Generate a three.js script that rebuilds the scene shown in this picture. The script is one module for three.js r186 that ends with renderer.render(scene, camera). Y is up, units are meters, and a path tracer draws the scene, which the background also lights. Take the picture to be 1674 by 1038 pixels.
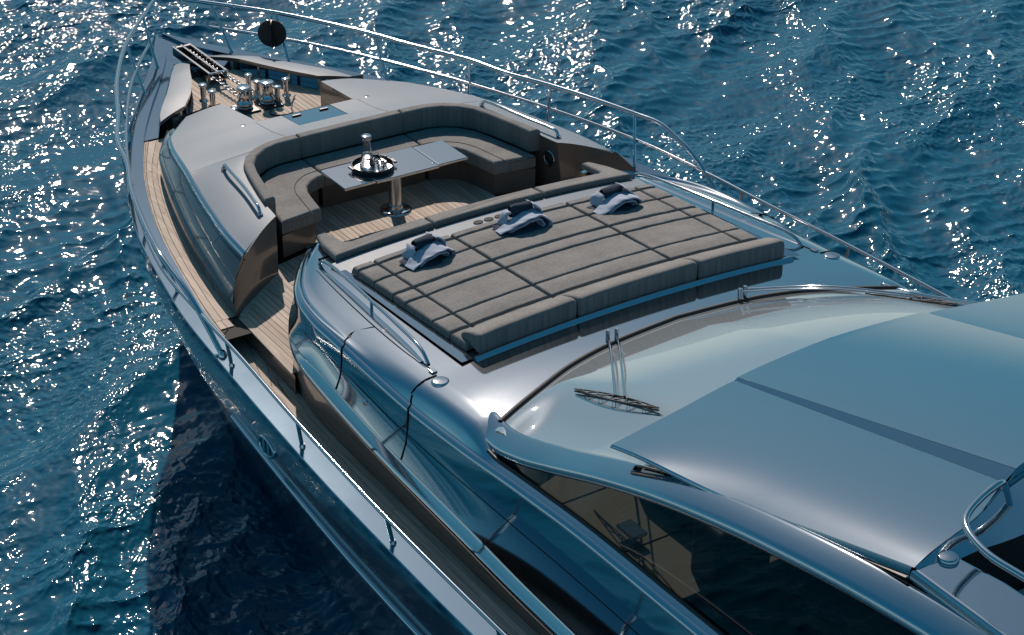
import * as THREE from 'three';
import { mergeGeometries } from 'three/addons/utils/BufferGeometryUtils.js';
import { RoundedBoxGeometry } from 'three/addons/geometries/RoundedBoxGeometry.js';

// ---------------------------------------------------------------- camera, sky, sun, exposure
// yacht axes: +x bow, +y up, +z starboard; y = 0 is the cockpit floor, H0 its height above the water
const H0 = 2.75;
const scene = new THREE.Scene();
const camera = new THREE.PerspectiveCamera(18.02, 1674 / 1038, 0.5, 12000);
camera.position.set(-15.487, 8.666 + H0, -8.906);
camera.up.set(0.40994, 0.87485, 0.25803);
camera.lookAt(-15.487 + 72.8426, 8.666 + H0 - 48.4267, -8.906 + 48.4646);

const SUN = new THREE.Vector3(0.715, 0.629, 0.304).normalize();
{ // clear, slightly hazy sky: pale at the horizon, deepening to blue overhead, brighter round the sun
  const w = 512, h = 256, d = new Float32Array(w * h * 4);
  const hor = [0.47, 0.60, 0.63], low = [0.085, 0.29, 0.43], mid = [0.018, 0.135, 0.26], zen = [0.014, 0.118, 0.225];
  const mix = (a, b, t) => a.map((v, i) => v + (b[i] - v) * t), ss = (a, b, t) => { t = Math.min(1, Math.max(0, (t - a) / (b - a))); return t * t * (3 - 2 * t); };
  for (let j = 0; j < h; j++) for (let i = 0; i < w; i++) {
    const el = (j + 0.5) / h * Math.PI - Math.PI / 2, az = ((i + 0.5) / w - 0.5) * 2 * Math.PI;
    const v = [Math.cos(el) * Math.cos(az), Math.sin(el), Math.cos(el) * Math.sin(az)];
    const e = Math.max(0, el) * 180 / Math.PI;
    let c = mix(hor, low, ss(0, 9, e)); c = mix(c, mid, ss(7, 28, e)); c = mix(c, zen, ss(25, 80, e));
    const g = Math.max(0, v[0] * SUN.x + v[1] * SUN.y + v[2] * SUN.z);
    const a = 0.36 * Math.pow(g, 12) + 0.6 * Math.pow(g, 40);
    c = [c[0] + a * 0.95, c[1] + a * 0.86, c[2] + a * 0.80];
    const k = (j * w + i) * 4; d[k] = c[0]; d[k + 1] = c[1]; d[k + 2] = c[2]; d[k + 3] = 1;
  }
  const t = new THREE.DataTexture(d, w, h, THREE.RGBAFormat, THREE.FloatType);
  t.mapping = THREE.EquirectangularReflectionMapping; t.magFilter = t.minFilter = THREE.LinearFilter; t.colorSpace = THREE.LinearSRGBColorSpace; t.needsUpdate = true;
  scene.background = t; scene.environment = t;
}
const sun = new THREE.DirectionalLight(new THREE.Color().setRGB(1, 0.87, 0.78), 4.8);
sun.position.copy(SUN).multiplyScalar(60); sun.target.position.set(0, H0, 0); sun.castShadow = true; sun.shadow.radius = 1;
sun.shadow.mapSize.set(4096, 4096); Object.assign(sun.shadow.camera, { left: -18, right: 18, top: 18, bottom: -18, near: 1, far: 140 });
scene.add(sun, sun.target);
const renderer = new THREE.WebGLRenderer({ antialias: true });
renderer.toneMapping = THREE.LinearToneMapping; renderer.toneMappingExposure = 1.0;
renderer.shadowMap.enabled = true; renderer.shadowMap.type = THREE.PCFSoftShadowMap;

// ---------------------------------------------------------------- helpers
let seed = 20240611;
const rnd = () => { seed = (seed * 1664525 + 1013904223) >>> 0; return seed / 4294967296; };
const rr = (a, b) => a + (b - a) * rnd();
const lerp = (a, b, t) => a + (b - a) * t, clamp = (v, a, b) => Math.min(b, Math.max(a, v));
const sstep = (a, b, x) => { const t = clamp((x - a) / (b - a), 0, 1); return t * t * (3 - 2 * t); };
const V = (x, y, z) => new THREE.Vector3(x, y, z);
function fn1(pts) { // smooth monotone interpolation through [x, value] pairs
  const p = [...pts].sort((a, b) => a[0] - b[0]), n = p.length, m = [], dd = [];
  for (let i = 0; i < n - 1; i++) dd[i] = (p[i + 1][1] - p[i][1]) / (p[i + 1][0] - p[i][0]);
  for (let i = 0; i < n; i++) m[i] = i === 0 ? dd[0] : i === n - 1 ? dd[n - 2] : dd[i - 1] * dd[i] <= 0 ? 0 : 2 * dd[i - 1] * dd[i] / (dd[i - 1] + dd[i]);
  return (x) => {
    if (x <= p[0][0]) return p[0][1] + m[0] * (x - p[0][0]);
    if (x >= p[n - 1][0]) return p[n - 1][1] + m[n - 1] * (x - p[n - 1][0]);
    let i = 0; while (x > p[i + 1][0]) i++;
    const h = p[i + 1][0] - p[i][0], t = (x - p[i][0]) / h, t2 = t * t, t3 = t2 * t;
    return (2 * t3 - 3 * t2 + 1) * p[i][1] + (t3 - 2 * t2 + t) * h * m[i] + (-2 * t3 + 3 * t2) * p[i + 1][1] + (t3 - t2) * h * m[i + 1];
  };
}
function setUV(g, ax = 'xz', ox = 0, oy = 0) {
  const p = g.attributes.position, uv = new Float32Array(p.count * 2), i0 = 'xyz'.indexOf(ax[0]), i1 = 'xyz'.indexOf(ax[1]);
  for (let i = 0; i < p.count; i++) { const v = [p.getX(i), p.getY(i), p.getZ(i)]; uv[2 * i] = v[i0] + ox; uv[2 * i + 1] = v[i1] + oy; }
  g.setAttribute('uv', new THREE.BufferAttribute(uv, 2)); return g;
}
function grid(nu, nv, f, ax = 'xz') {
  const pos = [], idx = [];
  for (let i = 0; i <= nu; i++) for (let j = 0; j <= nv; j++) pos.push(...f(i / nu, j / nv));
  for (let i = 0; i < nu; i++) for (let j = 0; j < nv; j++) { const a = i * (nv + 1) + j, b = a + nv + 1; idx.push(a, b, a + 1, b, b + 1, a + 1); }
  const g = new THREE.BufferGeometry(); g.setAttribute('position', new THREE.Float32BufferAttribute(pos, 3)); g.setIndex(idx); g.computeVertexNormals();
  return setUV(g, ax);
}
const mirrorZ = (g) => { // port geometry for starboard
  const c = g.clone(); c.scale(1, 1, -1); const ix = c.index;
  if (ix) for (let i = 0; i < ix.count; i += 3) { const a = ix.getX(i); ix.setX(i, ix.getX(i + 2)); ix.setX(i + 2, a); }
  c.computeVertexNormals(); return c;
};
const tube = (pts, r, seg = 60, rad = 10, closed = false) => new THREE.TubeGeometry(new THREE.CatmullRomCurve3(pts.map((p) => V(...p)), closed, 'centripetal'), seg, r, rad, closed);
function rod(a, b, r, r2 = r, rad = 10) {
  const A = V(...a), B = V(...b), l = A.distanceTo(B), g = new THREE.CylinderGeometry(r2, r, l, rad, 1); g.translate(0, l / 2, 0);
  g.applyQuaternion(new THREE.Quaternion().setFromUnitVectors(V(0, 1, 0), B.clone().sub(A).normalize())); g.translate(...a); return g;
}
const box = (cx, cy, cz, sx, sy, sz, r = 0.006) => { const g = new RoundedBoxGeometry(sx, sy, sz, 2, Math.min(r, sx / 2.1, sy / 2.1, sz / 2.1)); g.translate(cx, cy, cz); return g; };
const lathe = (prof, seg = 32) => new THREE.LatheGeometry(prof.map(([r, y]) => new THREE.Vector2(r, y)), seg);
// plan outline in [x, z] pulled up from y0 to y1 with a rounded rim
function slab(out, y0, y1, bev = 0.02, seg = 4, holes = []) {
  const mk = (o, C) => { const s = new C(); o.forEach(([x, z], i) => (i ? s.lineTo(x, -z) : s.moveTo(x, -z))); s.closePath(); return s; };
  const s = mk(out, THREE.Shape); for (const h of holes) s.holes.push(mk(h, THREE.Path));
  const b = Math.min(bev, (y1 - y0) / 2.05);
  const g = new THREE.ExtrudeGeometry(s, { depth: y1 - y0 - 2 * b, bevelEnabled: b > 0, bevelThickness: b, bevelSize: b, bevelOffset: -b, bevelSegments: seg, curveSegments: 8 });
  g.rotateX(-Math.PI / 2); g.translate(0, y0 + b, 0); return setUV(g, 'xz');
}
const merge = (a) => mergeGeometries(a.map((g) => { const c = g.index ? g.toNonIndexed() : g.clone(); for (const k of Object.keys(c.attributes)) if (!['position', 'normal', 'uv'].includes(k)) c.deleteAttribute(k); if (!c.attributes.uv) setUV(c); return c; }));
function obj(name, geo, mat, parent = scene, label) {
  const m = new THREE.Mesh(Array.isArray(geo) ? merge(geo) : geo, mat); m.name = name; m.castShadow = m.receiveShadow = true; parent.add(m);
  if (label) m.userData.label = label; return m;
}
const used = {};
const numbered = (n) => { const k = used[n] = (used[n] ?? -1) + 1; return k ? `${n}_${String(k).padStart(3, '0')}` : n; };
function thing(name, label, category, group) {
  const o = new THREE.Group(); o.name = numbered(name); o.position.y = H0; o.userData = { label, category }; if (group) o.userData.group = group; scene.add(o); return o;
}
const sub = (name, parent, label) => { const o = new THREE.Group(); o.name = name; parent.add(o); if (label) o.userData.label = label; return o; };

// ---------------------------------------------------------------- textures and materials
function noiseTile(n, cells, oct, sx = 1, sy = 1, s0 = 7) { // tiling value noise
  const out = new Float32Array(n * n); let amp = 1, tot = 0;
  for (let o = 0; o < oct; o++) {
    const cx = cells * sx << o, cy = cells * sy << o; let s = s0 + o * 977; const g = new Float32Array(cx * cy).map(() => { s = (s * 1664525 + 1013904223) >>> 0; return s / 4294967296; });
    for (let j = 0; j < n; j++) for (let i = 0; i < n; i++) {
      const x = i / n * cx, y = j / n * cy, x0 = x | 0, y0 = y | 0, u = (x - x0) ** 2 * (3 - 2 * (x - x0)), v = (y - y0) ** 2 * (3 - 2 * (y - y0)), x1 = (x0 + 1) % cx, y1 = (y0 + 1) % cy;
      out[j * n + i] += amp * lerp(lerp(g[y0 * cx + x0], g[y0 * cx + x1], u), lerp(g[y1 * cx + x0], g[y1 * cx + x1], u), v);
    }
    tot += amp; amp *= 0.55;
  }
  for (let i = 0; i < out.length; i++) out[i] /= tot; return out;
}
function tex(n, f, srgb, rep = [1, 1]) {
  const d = new Uint8Array(n * n * 4);
  for (let i = 0; i < n * n; i++) { const c = f(i); for (let k = 0; k < 3; k++) d[4 * i + k] = clamp(Math.round((Array.isArray(c) ? c[k] : c) * 255), 0, 255); d[4 * i + 3] = 255; }
  const t = new THREE.DataTexture(d, n, n); t.wrapS = t.wrapT = THREE.RepeatWrapping; t.magFilter = THREE.LinearFilter; t.minFilter = THREE.LinearMipmapLinearFilter; t.generateMipmaps = true;
  if (srgb) t.colorSpace = THREE.SRGBColorSpace; t.repeat.set(...rep); t.needsUpdate = true; return t;
}
const rgb = (r, g, b) => new THREE.Color().setRGB(r, g, b);
const P = (o) => new THREE.MeshPhysicalMaterial({ side: THREE.DoubleSide, ...o });
const nA = noiseTile(256, 4, 5), nGrain = noiseTile(512, 3, 4, 1, 16, 31), nFine = noiseTile(256, 32, 3, 1, 1, 91);
const grainT = tex(512, (i) => { const v = 0.80 + 0.34 * (nGrain[i] - 0.5) + 0.10 * (nA[(i >> 1) % 65536] - 0.5); return [v, v * 0.985, v * 0.965]; }, true, [0.7, 2.2]);
const grainB = tex(512, (i) => nGrain[i], false, [0.7, 2.2]);
const fabricB = tex(256, (i) => nFine[i] * 0.6 + nA[i] * 0.4, false, [9, 9]);
const fabricC = tex(256, (i) => 0.86 + 0.16 * (nFine[i] - 0.5) + 0.18 * (nA[i] - 0.5), true, [1.7, 1.7]);
const saltR = tex(256, (i) => 0.92 + 0.12 * (nA[i] - 0.5) + (nFine[i] > 0.76 ? 0.04 : 0), false, [0.9, 0.9]);
const teak = [[0.66, 0.545, 0.45], [0.61, 0.495, 0.405], [0.70, 0.585, 0.49], [0.62, 0.54, 0.46], [0.565, 0.465, 0.38]].map((c) => P({ color: rgb(...c), map: grainT, bumpMap: grainB, bumpScale: 0.0006, roughness: 0.78 }));
const M = {
  paint: P({ color: rgb(0.50, 0.53, 0.555), metalness: 1, roughness: 0.065, roughnessMap: saltR }),
  hull: P({ color: rgb(0.22, 0.25, 0.28), metalness: 0.8, roughness: 0.22, clearcoat: 0.8, clearcoatRoughness: 0.05 }),  // boat paint darkened: the shade on the port side is put into its colour
  gloss: P({ color: rgb(0.055, 0.06, 0.065), roughness: 0.14, metalness: 0.3, clearcoat: 1, clearcoatRoughness: 0.04 }),
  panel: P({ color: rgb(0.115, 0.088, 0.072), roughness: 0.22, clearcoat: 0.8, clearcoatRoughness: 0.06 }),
  steel: P({ color: rgb(0.56, 0.57, 0.585), metalness: 1, roughness: 0.07 }),
  steelDull: P({ color: rgb(0.55, 0.56, 0.57), metalness: 1, roughness: 0.32 }),
  darkSteel: P({ color: rgb(0.20, 0.205, 0.215), metalness: 1, roughness: 0.16 }),
  black: P({ color: rgb(0.012, 0.013, 0.015), roughness: 0.45 }),
  rubber: P({ color: rgb(0.02, 0.021, 0.023), roughness: 0.7 }),
  seam: P({ color: rgb(0.008, 0.008, 0.009), roughness: 0.8 }),
  caulk: P({ color: rgb(0.03, 0.028, 0.026), roughness: 0.9 }),
  cushion: P({ color: rgb(0.255, 0.248, 0.236), map: fabricC, bumpMap: fabricB, bumpScale: 0.0012, roughness: 0.85, specularIntensity: 0.45 }),
  tableTop: P({ color: rgb(0.5, 0.51, 0.52), metalness: 0.9, roughness: 0.07 }),
  dash: P({ color: rgb(0.50, 0.43, 0.31), roughness: 0.7 }),
  leather: P({ color: rgb(0.03, 0.033, 0.036), roughness: 0.5 }),
  screenGlass: P({ color: rgb(0.70, 0.77, 0.79), metalness: 0.66, transmission: 1, thickness: 0, roughness: 0.02, ior: 1.7 }),
  tint: P({ color: rgb(0.30, 0.31, 0.30), transmission: 1, thickness: 0, roughness: 0.02, ior: 1.5 }),
  glass: P({ color: rgb(1, 1, 1), transmission: 1, thickness: 0.01, roughness: 0.01, ior: 1.5 }),
  water: P({ color: rgb(1, 1, 1), transmission: 1, thickness: 0.05, roughness: 0.0, ior: 1.33 }),
  towelLight: P({ color: rgb(0.38, 0.42, 0.50), bumpMap: fabricB, bumpScale: 0.003, roughness: 0.95, sheen: 0.4, sheenRoughness: 0.8 }),
  towelDark: P({ color: rgb(0.022, 0.04, 0.065), bumpMap: fabricB, bumpScale: 0.004, roughness: 0.95, sheen: 0.2, sheenRoughness: 0.8 }),
  satin: P({ color: rgb(0.20, 0.235, 0.265), metalness: 0, roughness: 0.5, specularIntensity: 0.2, roughnessMap: saltR }),
  deckPaint: P({ color: rgb(0.25, 0.325, 0.385), metalness: 1, roughness: 0.065, roughnessMap: saltR }),
};

// ---------------------------------------------------------------- sea
{
  const waves = [];
  const wind = 2.45; // heading of the wave train in the x-z plane
  const add = (n, l0, l1, steep, spread) => { for (let i = 0; i < n; i++) { const L = l0 * Math.pow(l1 / l0, (i + rnd()) / n), a = wind + spread * (rnd() + rnd() - 1); waves.push([2 * Math.PI / L * Math.cos(a), 2 * Math.PI / L * Math.sin(a), steep * L / (2 * Math.PI), rr(0, 6.283), Math.cos(a), Math.sin(a), L]); } };
  add(5, 8, 4, 0.040, 0.5); add(9, 3.6, 1.6, 0.060, 0.7); add(12, 1.5, 0.7, 0.060, 1.0); add(20, 0.65, 0.18, 0.064, 1.4);
  const axis = (a, b, n) => { const st = (b - a) / n, side = []; let d = 0, h = st; while (d < 6000) { h *= 1.07; d += h; side.push(d); } return [...side.map((q) => a - q).reverse(), ...Array.from({ length: n + 1 }, (_, i) => a + st * i), ...side.map((q) => b + q)]; };
  const xs = axis(-5.5, 16.5, 580), zs = axis(-7, 17.5, 650), nx = xs.length, nz = zs.length;
  const pos = new Float32Array(nx * nz * 3), uv = new Float32Array(nx * nz * 2), idx = new Uint32Array((nx - 1) * (nz - 1) * 6);
  for (let i = 0; i < nx; i++) for (let j = 0; j < nz; j++) {
    const x = xs[i], z = zs[j], dx = Math.max(-5.5 - x, x - 16.5, 0), dz = Math.max(-7 - z, z - 17.5, 0), dist = Math.hypot(dx, dz), sp = 0.036 + dist * 0.07;
    const gust = 0.95 + 0.45 * Math.sin(x * 0.61 + z * 0.37 + 1.3) * Math.sin(z * 0.57 - x * 0.21 + 0.4) + 0.2 * Math.sin(x * 1.3 - z * 0.9);
    let y = 0, ox = 0, oz = 0; const ch = 0.95;
    for (const [kx, kz, a, ph, cx, cz, L] of waves) {
      const f = clamp(L / (4 * sp) - 0.5, 0, 1); if (f <= 0) continue;
      const q = kx * x + kz * z + ph, s = Math.sin(q), k = a * f * (L < 1.6 ? gust : 1); y += k * Math.cos(q); ox -= k * ch * s * cx; oz -= k * ch * s * cz;
    }
    const k = (i * nz + j); pos[3 * k] = x + ox; pos[3 * k + 1] = y; pos[3 * k + 2] = z + oz; uv[2 * k] = x; uv[2 * k + 1] = z;
  }
  let q = 0; for (let i = 0; i < nx - 1; i++) for (let j = 0; j < nz - 1; j++) { const a = i * nz + j, b = a + nz; idx[q++] = a; idx[q++] = a + 1; idx[q++] = b; idx[q++] = b; idx[q++] = a + 1; idx[q++] = b + 1; }
  const g = new THREE.BufferGeometry(); g.setAttribute('position', new THREE.BufferAttribute(pos, 3)); g.setAttribute('uv', new THREE.BufferAttribute(uv, 2)); g.setIndex(new THREE.BufferAttribute(idx, 1)); g.computeVertexNormals();
  // fine ripples: sums of waves that fit the tile
  const ripple = (n, k0, k1, cnt, s0) => {
    let s = s0; const R = () => { s = (s * 1664525 + 1013904223) >>> 0; return s / 4294967296; }; const out = new Float32Array(n * n), cs = new Float32Array(n).map((_, i) => Math.cos(2 * Math.PI * i / n));
    for (let c = 0; c < cnt; c++) {
      const kk = k0 * Math.pow(k1 / k0, R()), a = wind + 1.9 * (R() + R() - 1), kx = Math.round(kk * Math.cos(a)), ky = Math.round(kk * Math.sin(a)), ph = Math.floor(R() * n), am = 1 / Math.max(4, Math.hypot(kx, ky));
      for (let j = 0; j < n; j++) { let t = (ky * j + ph) % n; if (t < 0) t += n; const st = ((kx % n) + n) % n; for (let i = 0; i < n; i++) { const w = cs[t]; out[j * n + i] += am * (w > 0 ? w * (0.6 + 0.4 * w) : w * 0.8); t += st; if (t >= n) t -= n; } }
    }
    let mn = 1e9, mx = -1e9; for (const v of out) { mn = Math.min(mn, v); mx = Math.max(mx, v); } for (let i = 0; i < out.length; i++) out[i] = (out[i] - mn) / (mx - mn); return out;
  };
  const ra = ripple(2048, 26, 75, 90, 5), pn = noiseTile(256, 3, 3, 1, 1, 411);
  const bump = tex(2048, (i) => { const p = pn[((i / 2048 | 0) >> 3) * 256 + ((i % 2048) >> 3)]; return 0.5 + (ra[i] - 0.5) * (0.25 + 1.35 * sstep(0.34, 0.66, p)) * 0.8; }, false, [1 / 4.7, 1 / 4.7]);
  const rb = ripple(512, 8, 26, 60, 77), nd = new Uint8Array(512 * 512 * 4);
  for (let j = 0; j < 512; j++) for (let i = 0; i < 512; i++) {
    const at = (a, b) => rb[((b + 512) % 512) * 512 + (a + 512) % 512], S = 4.5, dx = (at(i + 1, j) - at(i - 1, j)) * S, dy = (at(i, j + 1) - at(i, j - 1)) * S, l = 1 / Math.hypot(dx, dy, 1), k = (j * 512 + i) * 4;
    nd[k] = 127.5 - 127.5 * dx * l; nd[k + 1] = 127.5 - 127.5 * dy * l; nd[k + 2] = 127.5 + 127.5 * l; nd[k + 3] = 255;
  }
  const nt = new THREE.DataTexture(nd, 512, 512); nt.wrapS = nt.wrapT = THREE.RepeatWrapping; nt.magFilter = THREE.LinearFilter; nt.repeat.set(1 / 3.1, 1 / 3.1); nt.needsUpdate = true;
  const sea = obj('sea', g, P({ color: rgb(0.005, 0.076, 0.132), roughness: 0.06, ior: 1.46, bumpMap: bump, bumpScale: 0.023, normalMap: nt, normalScale: new THREE.Vector2(0.28, 0.28) }), scene);
  sea.userData = { kind: 'structure', label: 'choppy teal blue sea glittering in the sun', category: 'sea' };
}

// ---------------------------------------------------------------- yacht
const yacht = thing('motor_yacht', 'silver grey motor yacht with teak foredeck lounge, seen from above its stern quarter', 'yacht');
const both = (f) => { f(-1); f(1); };
// plan curves (half breadths)
const capZ = fn1([[5.56, 0.02], [5.3, 0.16], [5.0, 0.31], [4.6, 0.55], [4.0, 0.93], [3.5, 1.24], [2.9, 1.58], [2.35, 1.84], [1.9, 2.03], [0.9, 2.36], [0.4, 2.48], [-0.5, 2.65], [-1, 2.73], [-1.8, 2.80], [-2.9, 2.88], [-4.3, 2.95], [-6.1, 2.98], [-9, 2.98], [-14, 2.9]]);
const capW = fn1([[5.5, 0.015], [5, 0.15], [4, 0.2], [0, 0.2], [-3, 0.17], [-14, 0.17]]);
const deckOut = (x) => capZ(x) - capW(x);
const coamB = fn1([[2.75, 1.16], [2.3, 1.46], [1.97, 1.62], [0.9, 1.955], [0.06, 2.147], [-0.61, 2.257], [-1.2, 2.325]]); // coaming base
const coamR = fn1([[2.65, 1.02], [2.4, 1.22], [2.1, 1.45], [1.0, 1.75], [0.2, 1.92], [-0.5, 2.03], [-1.2, 2.07]]); // coaming ridge
const coamY = fn1([[2.9, 0.29], [2.6, 0.325], [1.84, 0.40], [1.48, 0.435], [0.9, 0.53], [-0.4, 0.55], [-1.2, 0.56]]); // inner top
const ridY = fn1([[2.9, 0.24], [2.6, 0.27], [2.1, 0.31], [1, 0.43], [0.2, 0.45], [-0.5, 0.46], [-1.2, 0.45]]);
const sofaZ = fn1([[-0.7, 1.62], [-0.45, 1.575], [-0.25, 1.55], [0.4, 1.42], [0.6, 1.35], [0.75, 1.26], [0.88, 1.10], [0.95, 0.9], [0.975, 0.72]]);

{ // hull
  const L = [ // y, stem x, curve
    [0.02, 5.56, capZ], [-0.12, 5.52, (x) => capZ(x) - 0.012], [-0.34, 5.45, (x) => capZ(x) - 0.05], [-0.62, 5.33, (x) => capZ(x) - 0.13 * sstep(5.4, 3, x)],
    [-1.2, 5.15, fn1([[5.15, 0.01], [4.6, 0.36], [3.5, 1.0], [2.2, 1.60], [0.9, 1.98], [-0.5, 2.27], [-2, 2.42], [-4, 2.55], [-8, 2.66], [-14, 2.68]])],
    [-2.0, 4.85, fn1([[4.85, 0.01], [4.3, 0.36], [3.4, 0.92], [2.15, 1.38], [1.17, 1.62], [-0.53, 1.95], [-1.78, 2.08], [-2.95, 2.20], [-6, 2.36], [-14, 2.5]])],
    [-2.8, 4.55, fn1([[4.55, 0.01], [4.1, 0.34], [3.4, 0.72], [2.3, 1.12], [0.52, 1.50], [-0.82, 1.66], [-2.07, 1.80], [-2.6, 1.87], [-6, 2.08], [-14, 2.3]])], [-3.6, 3.9, fn1([[3.9, 0.01], [3.0, 0.4], [1.0, 0.8], [-3, 1.2], [-14, 1.6]])]];
  both((s) => {
    const nv = 28, cr = (j) => { const t = j * (L.length - 1), i = Math.min(L.length - 2, Math.floor(t)), f = t - i; return [i, f]; };
    const g = grid(120, nv, (u, v) => {
      const [i, f] = cr(v), at = (k) => { const [y, st, c] = L[k], x = st + (-14 - st) * Math.pow(u, 1.25); return [x, y, Math.max(0, c(Math.min(x, st)))]; };
      const a = at(i), b = at(i + 1); return [lerp(a[0], b[0], f), lerp(a[1], b[1], f), s * lerp(a[2], b[2], f)];
    }, 'xy');
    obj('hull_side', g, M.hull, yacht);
    // rubbing strake
    const rp = []; for (let x = -1.75; x > -13.5; x -= 0.4) rp.push([x, -0.60 - 0.05 * sstep(-1.7, -5, x), s * (capZ(x) - 0.118)]);
    obj('rubbing_strake', tube(rp, 0.032, 120, 10), M.paint, yacht);
    // bulwark cap
    const capP = (u, f, y) => { const x = lerp(5.54, -14, Math.pow(u, 1.2)); return [x, y, s * Math.max(0, capZ(x) + 0.012 - (capW(x) + 0.012) * f)]; };
    obj('bulwark_cap', [grid(150, 2, (u, v) => capP(u, lerp(0.03, 1, v), 0.042)), grid(150, 1, (u, v) => capP(u, 0.03 * (1 - v), lerp(0.042, 0.034, v))), grid(150, 1, (u, v) => capP(u, 0, lerp(0.034, -0.03, v)), 'xy'), grid(150, 1, (u, v) => capP(u, 1, lerp(0.042, -0.03, v)), 'xy')], M.deckPaint, yacht);
    // inner face of the bulwark beside the lower side deck
    obj('bulwark_inside', grid(60, 3, (u, v) => { const x = lerp(-1.0, -14, u); return [x, lerp(0.02, -0.19, v), s * (deckOut(x) + 0.005)]; }, 'xy'), M.paint, yacht);
    // porthole / hawse in the hull side
    const hw = sub('hawse_plate', yacht); const px = -2.72, pz = s * (capZ(px) - 0.03);
    const ring = new THREE.TorusGeometry(0.10, 0.018, 10, 28); ring.scale(1.25, 0.8, 1); ring.rotateY(-0.03 * s); ring.translate(px, -0.33, pz); obj('ring', ring, M.steel, hw);
    const in_ = new THREE.CylinderGeometry(0.1, 0.1, 0.03, 24); in_.rotateX(Math.PI / 2); in_.scale(1.25, 0.8, 1); in_.translate(px, -0.33, pz - s * 0.008); obj('opening', in_, M.black, hw);
    obj('roller', [rod([px - 0.04, -0.40, pz], [px - 0.04, -0.26, pz], 0.018), rod([px + 0.04, -0.40, pz], [px + 0.04, -0.26, pz], 0.018)], M.steel, hw);
  });
}

// teak: planks along x between two plan curves (z as functions of x), each its own mesh
function plankRun(parent, s, x0, x1, zi, zo, y, w0 = 0.058, butt = 1.9, endSlope = 0) {
  const n = Math.max(2, Math.round((zo(0.5 * (x0 + x1)) - zi(0.5 * (x0 + x1))) / w0)), G = 0.0045;
  for (let k = 0; k < n; k++) {
    let a = x0, first = x0 - rr(0.3, butt);
    while (a > x1 + 1e-6) {
      let b = Math.max(x1, a === x0 ? first : a - butt); if (b - x1 < 0.4) b = x1;
      const nu = Math.max(2, Math.ceil((a - b) / 0.3)), za = (x) => lerp(zi(x), zo(x), k / n) + G / 2, zb = (x) => lerp(zi(x), zo(x), (k + 1) / n) - G / 2, h = rr(-0.0008, 0.0008);
      const g = grid(nu, 3, (u, v) => { const t = [0, 0, 1, 1][Math.round(v * 3)], dn = v < 0.1 || v > 0.9; const xx = lerp(a - G / 2, b + G / 2, u); const x = xx + endSlope * (lerp(k, k + 1, t) / n - 0.5) * (1 - u); return [x, y + h - (dn ? 0.008 : 0), s * lerp(za(xx), zb(xx), t)]; });
      setUV(g, 'xz', rr(0, 5), rr(0, 5)); flat(g); obj('plank', g, teak[Math.floor(rnd() * 5)], parent); a = b;
    }
  }
}
function flat(g) { const c = g.toNonIndexed(); c.computeVertexNormals(); g.copy(c); g.setIndex(null); return g; }
function plankPoly(parent, poly, y, w = 0.058) { // straight fore-and-aft planks that fill a plan polygon
  const zs = poly.map((p) => p[1]), z0 = Math.min(...zs), z1 = Math.max(...zs), G = 0.0045;
  const cut = (z) => { const r = []; for (let i = 0; i < poly.length; i++) { const [xa, za] = poly[i], [xb, zb] = poly[(i + 1) % poly.length]; if ((za <= z) !== (zb <= z)) r.push(xa + (z - za) / (zb - za) * (xb - xa)); } return r.sort((p, q) => q - p); };
  for (let z = z0; z < z1 - 0.01; z += w) {
    const a = z + G / 2, b = Math.min(z1, z + w) - G / 2, ca = cut(a), cb = cut(b);
    if (ca.length !== cb.length) continue;
    for (let i = 0; i + 1 < ca.length; i += 2) {
      if (ca[i] - ca[i + 1] < 0.02 && cb[i] - cb[i + 1] < 0.02) continue;
      const h = rr(-0.0008, 0.0008), A = [ca[i], a], B = [ca[i + 1], a], Cc = [cb[i + 1], b], D = [cb[i], b];
      const pts = [[A, 1], [B, 1], [Cc, 1], [D, 1], [A, 0], [B, 0], [Cc, 0], [D, 0]].map(([p, t]) => [p[0], y + h - (t ? 0 : 0.008), p[1]]);
      const f = [[0, 3, 2, 1], [0, 1, 5, 4], [1, 2, 6, 5], [2, 3, 7, 6], [3, 0, 4, 7]], pos = []; for (const [p, q, r, t] of f) for (const k of [p, r, q, p, t, r]) pos.push(...pts[k]);
      const g = new THREE.BufferGeometry(); g.setAttribute('position', new THREE.Float32BufferAttribute(pos, 3)); g.computeVertexNormals(); setUV(g, 'xz', rr(0, 5), rr(0, 5));
      obj('plank', g, teak[Math.floor(rnd() * 5)], parent);
    }
  }
}
const margin = (parent, pts, w, y) => { // border board along a plan polyline
  const g = grid(pts.length - 1, 3, (u, v) => { const i = Math.round(u * (pts.length - 1)), p = pts[i], q = pts[Math.min(i + 1, pts.length - 1)], o = pts[Math.max(0, i - 1)]; let dx = q[0] - o[0], dz = q[1] - o[1]; const l = Math.hypot(dx, dz); dx /= l; dz /= l; const t = [-0.5, -0.5, 0.5, 0.5][Math.round(v * 3)], dn = v < 0.1 || v > 0.9; return [p[0] - dz * w * t, y - (dn ? 0.01 : 0), p[1] + dx * w * t]; });
  obj('plank', flat(g), teak[3], parent);
};

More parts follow.
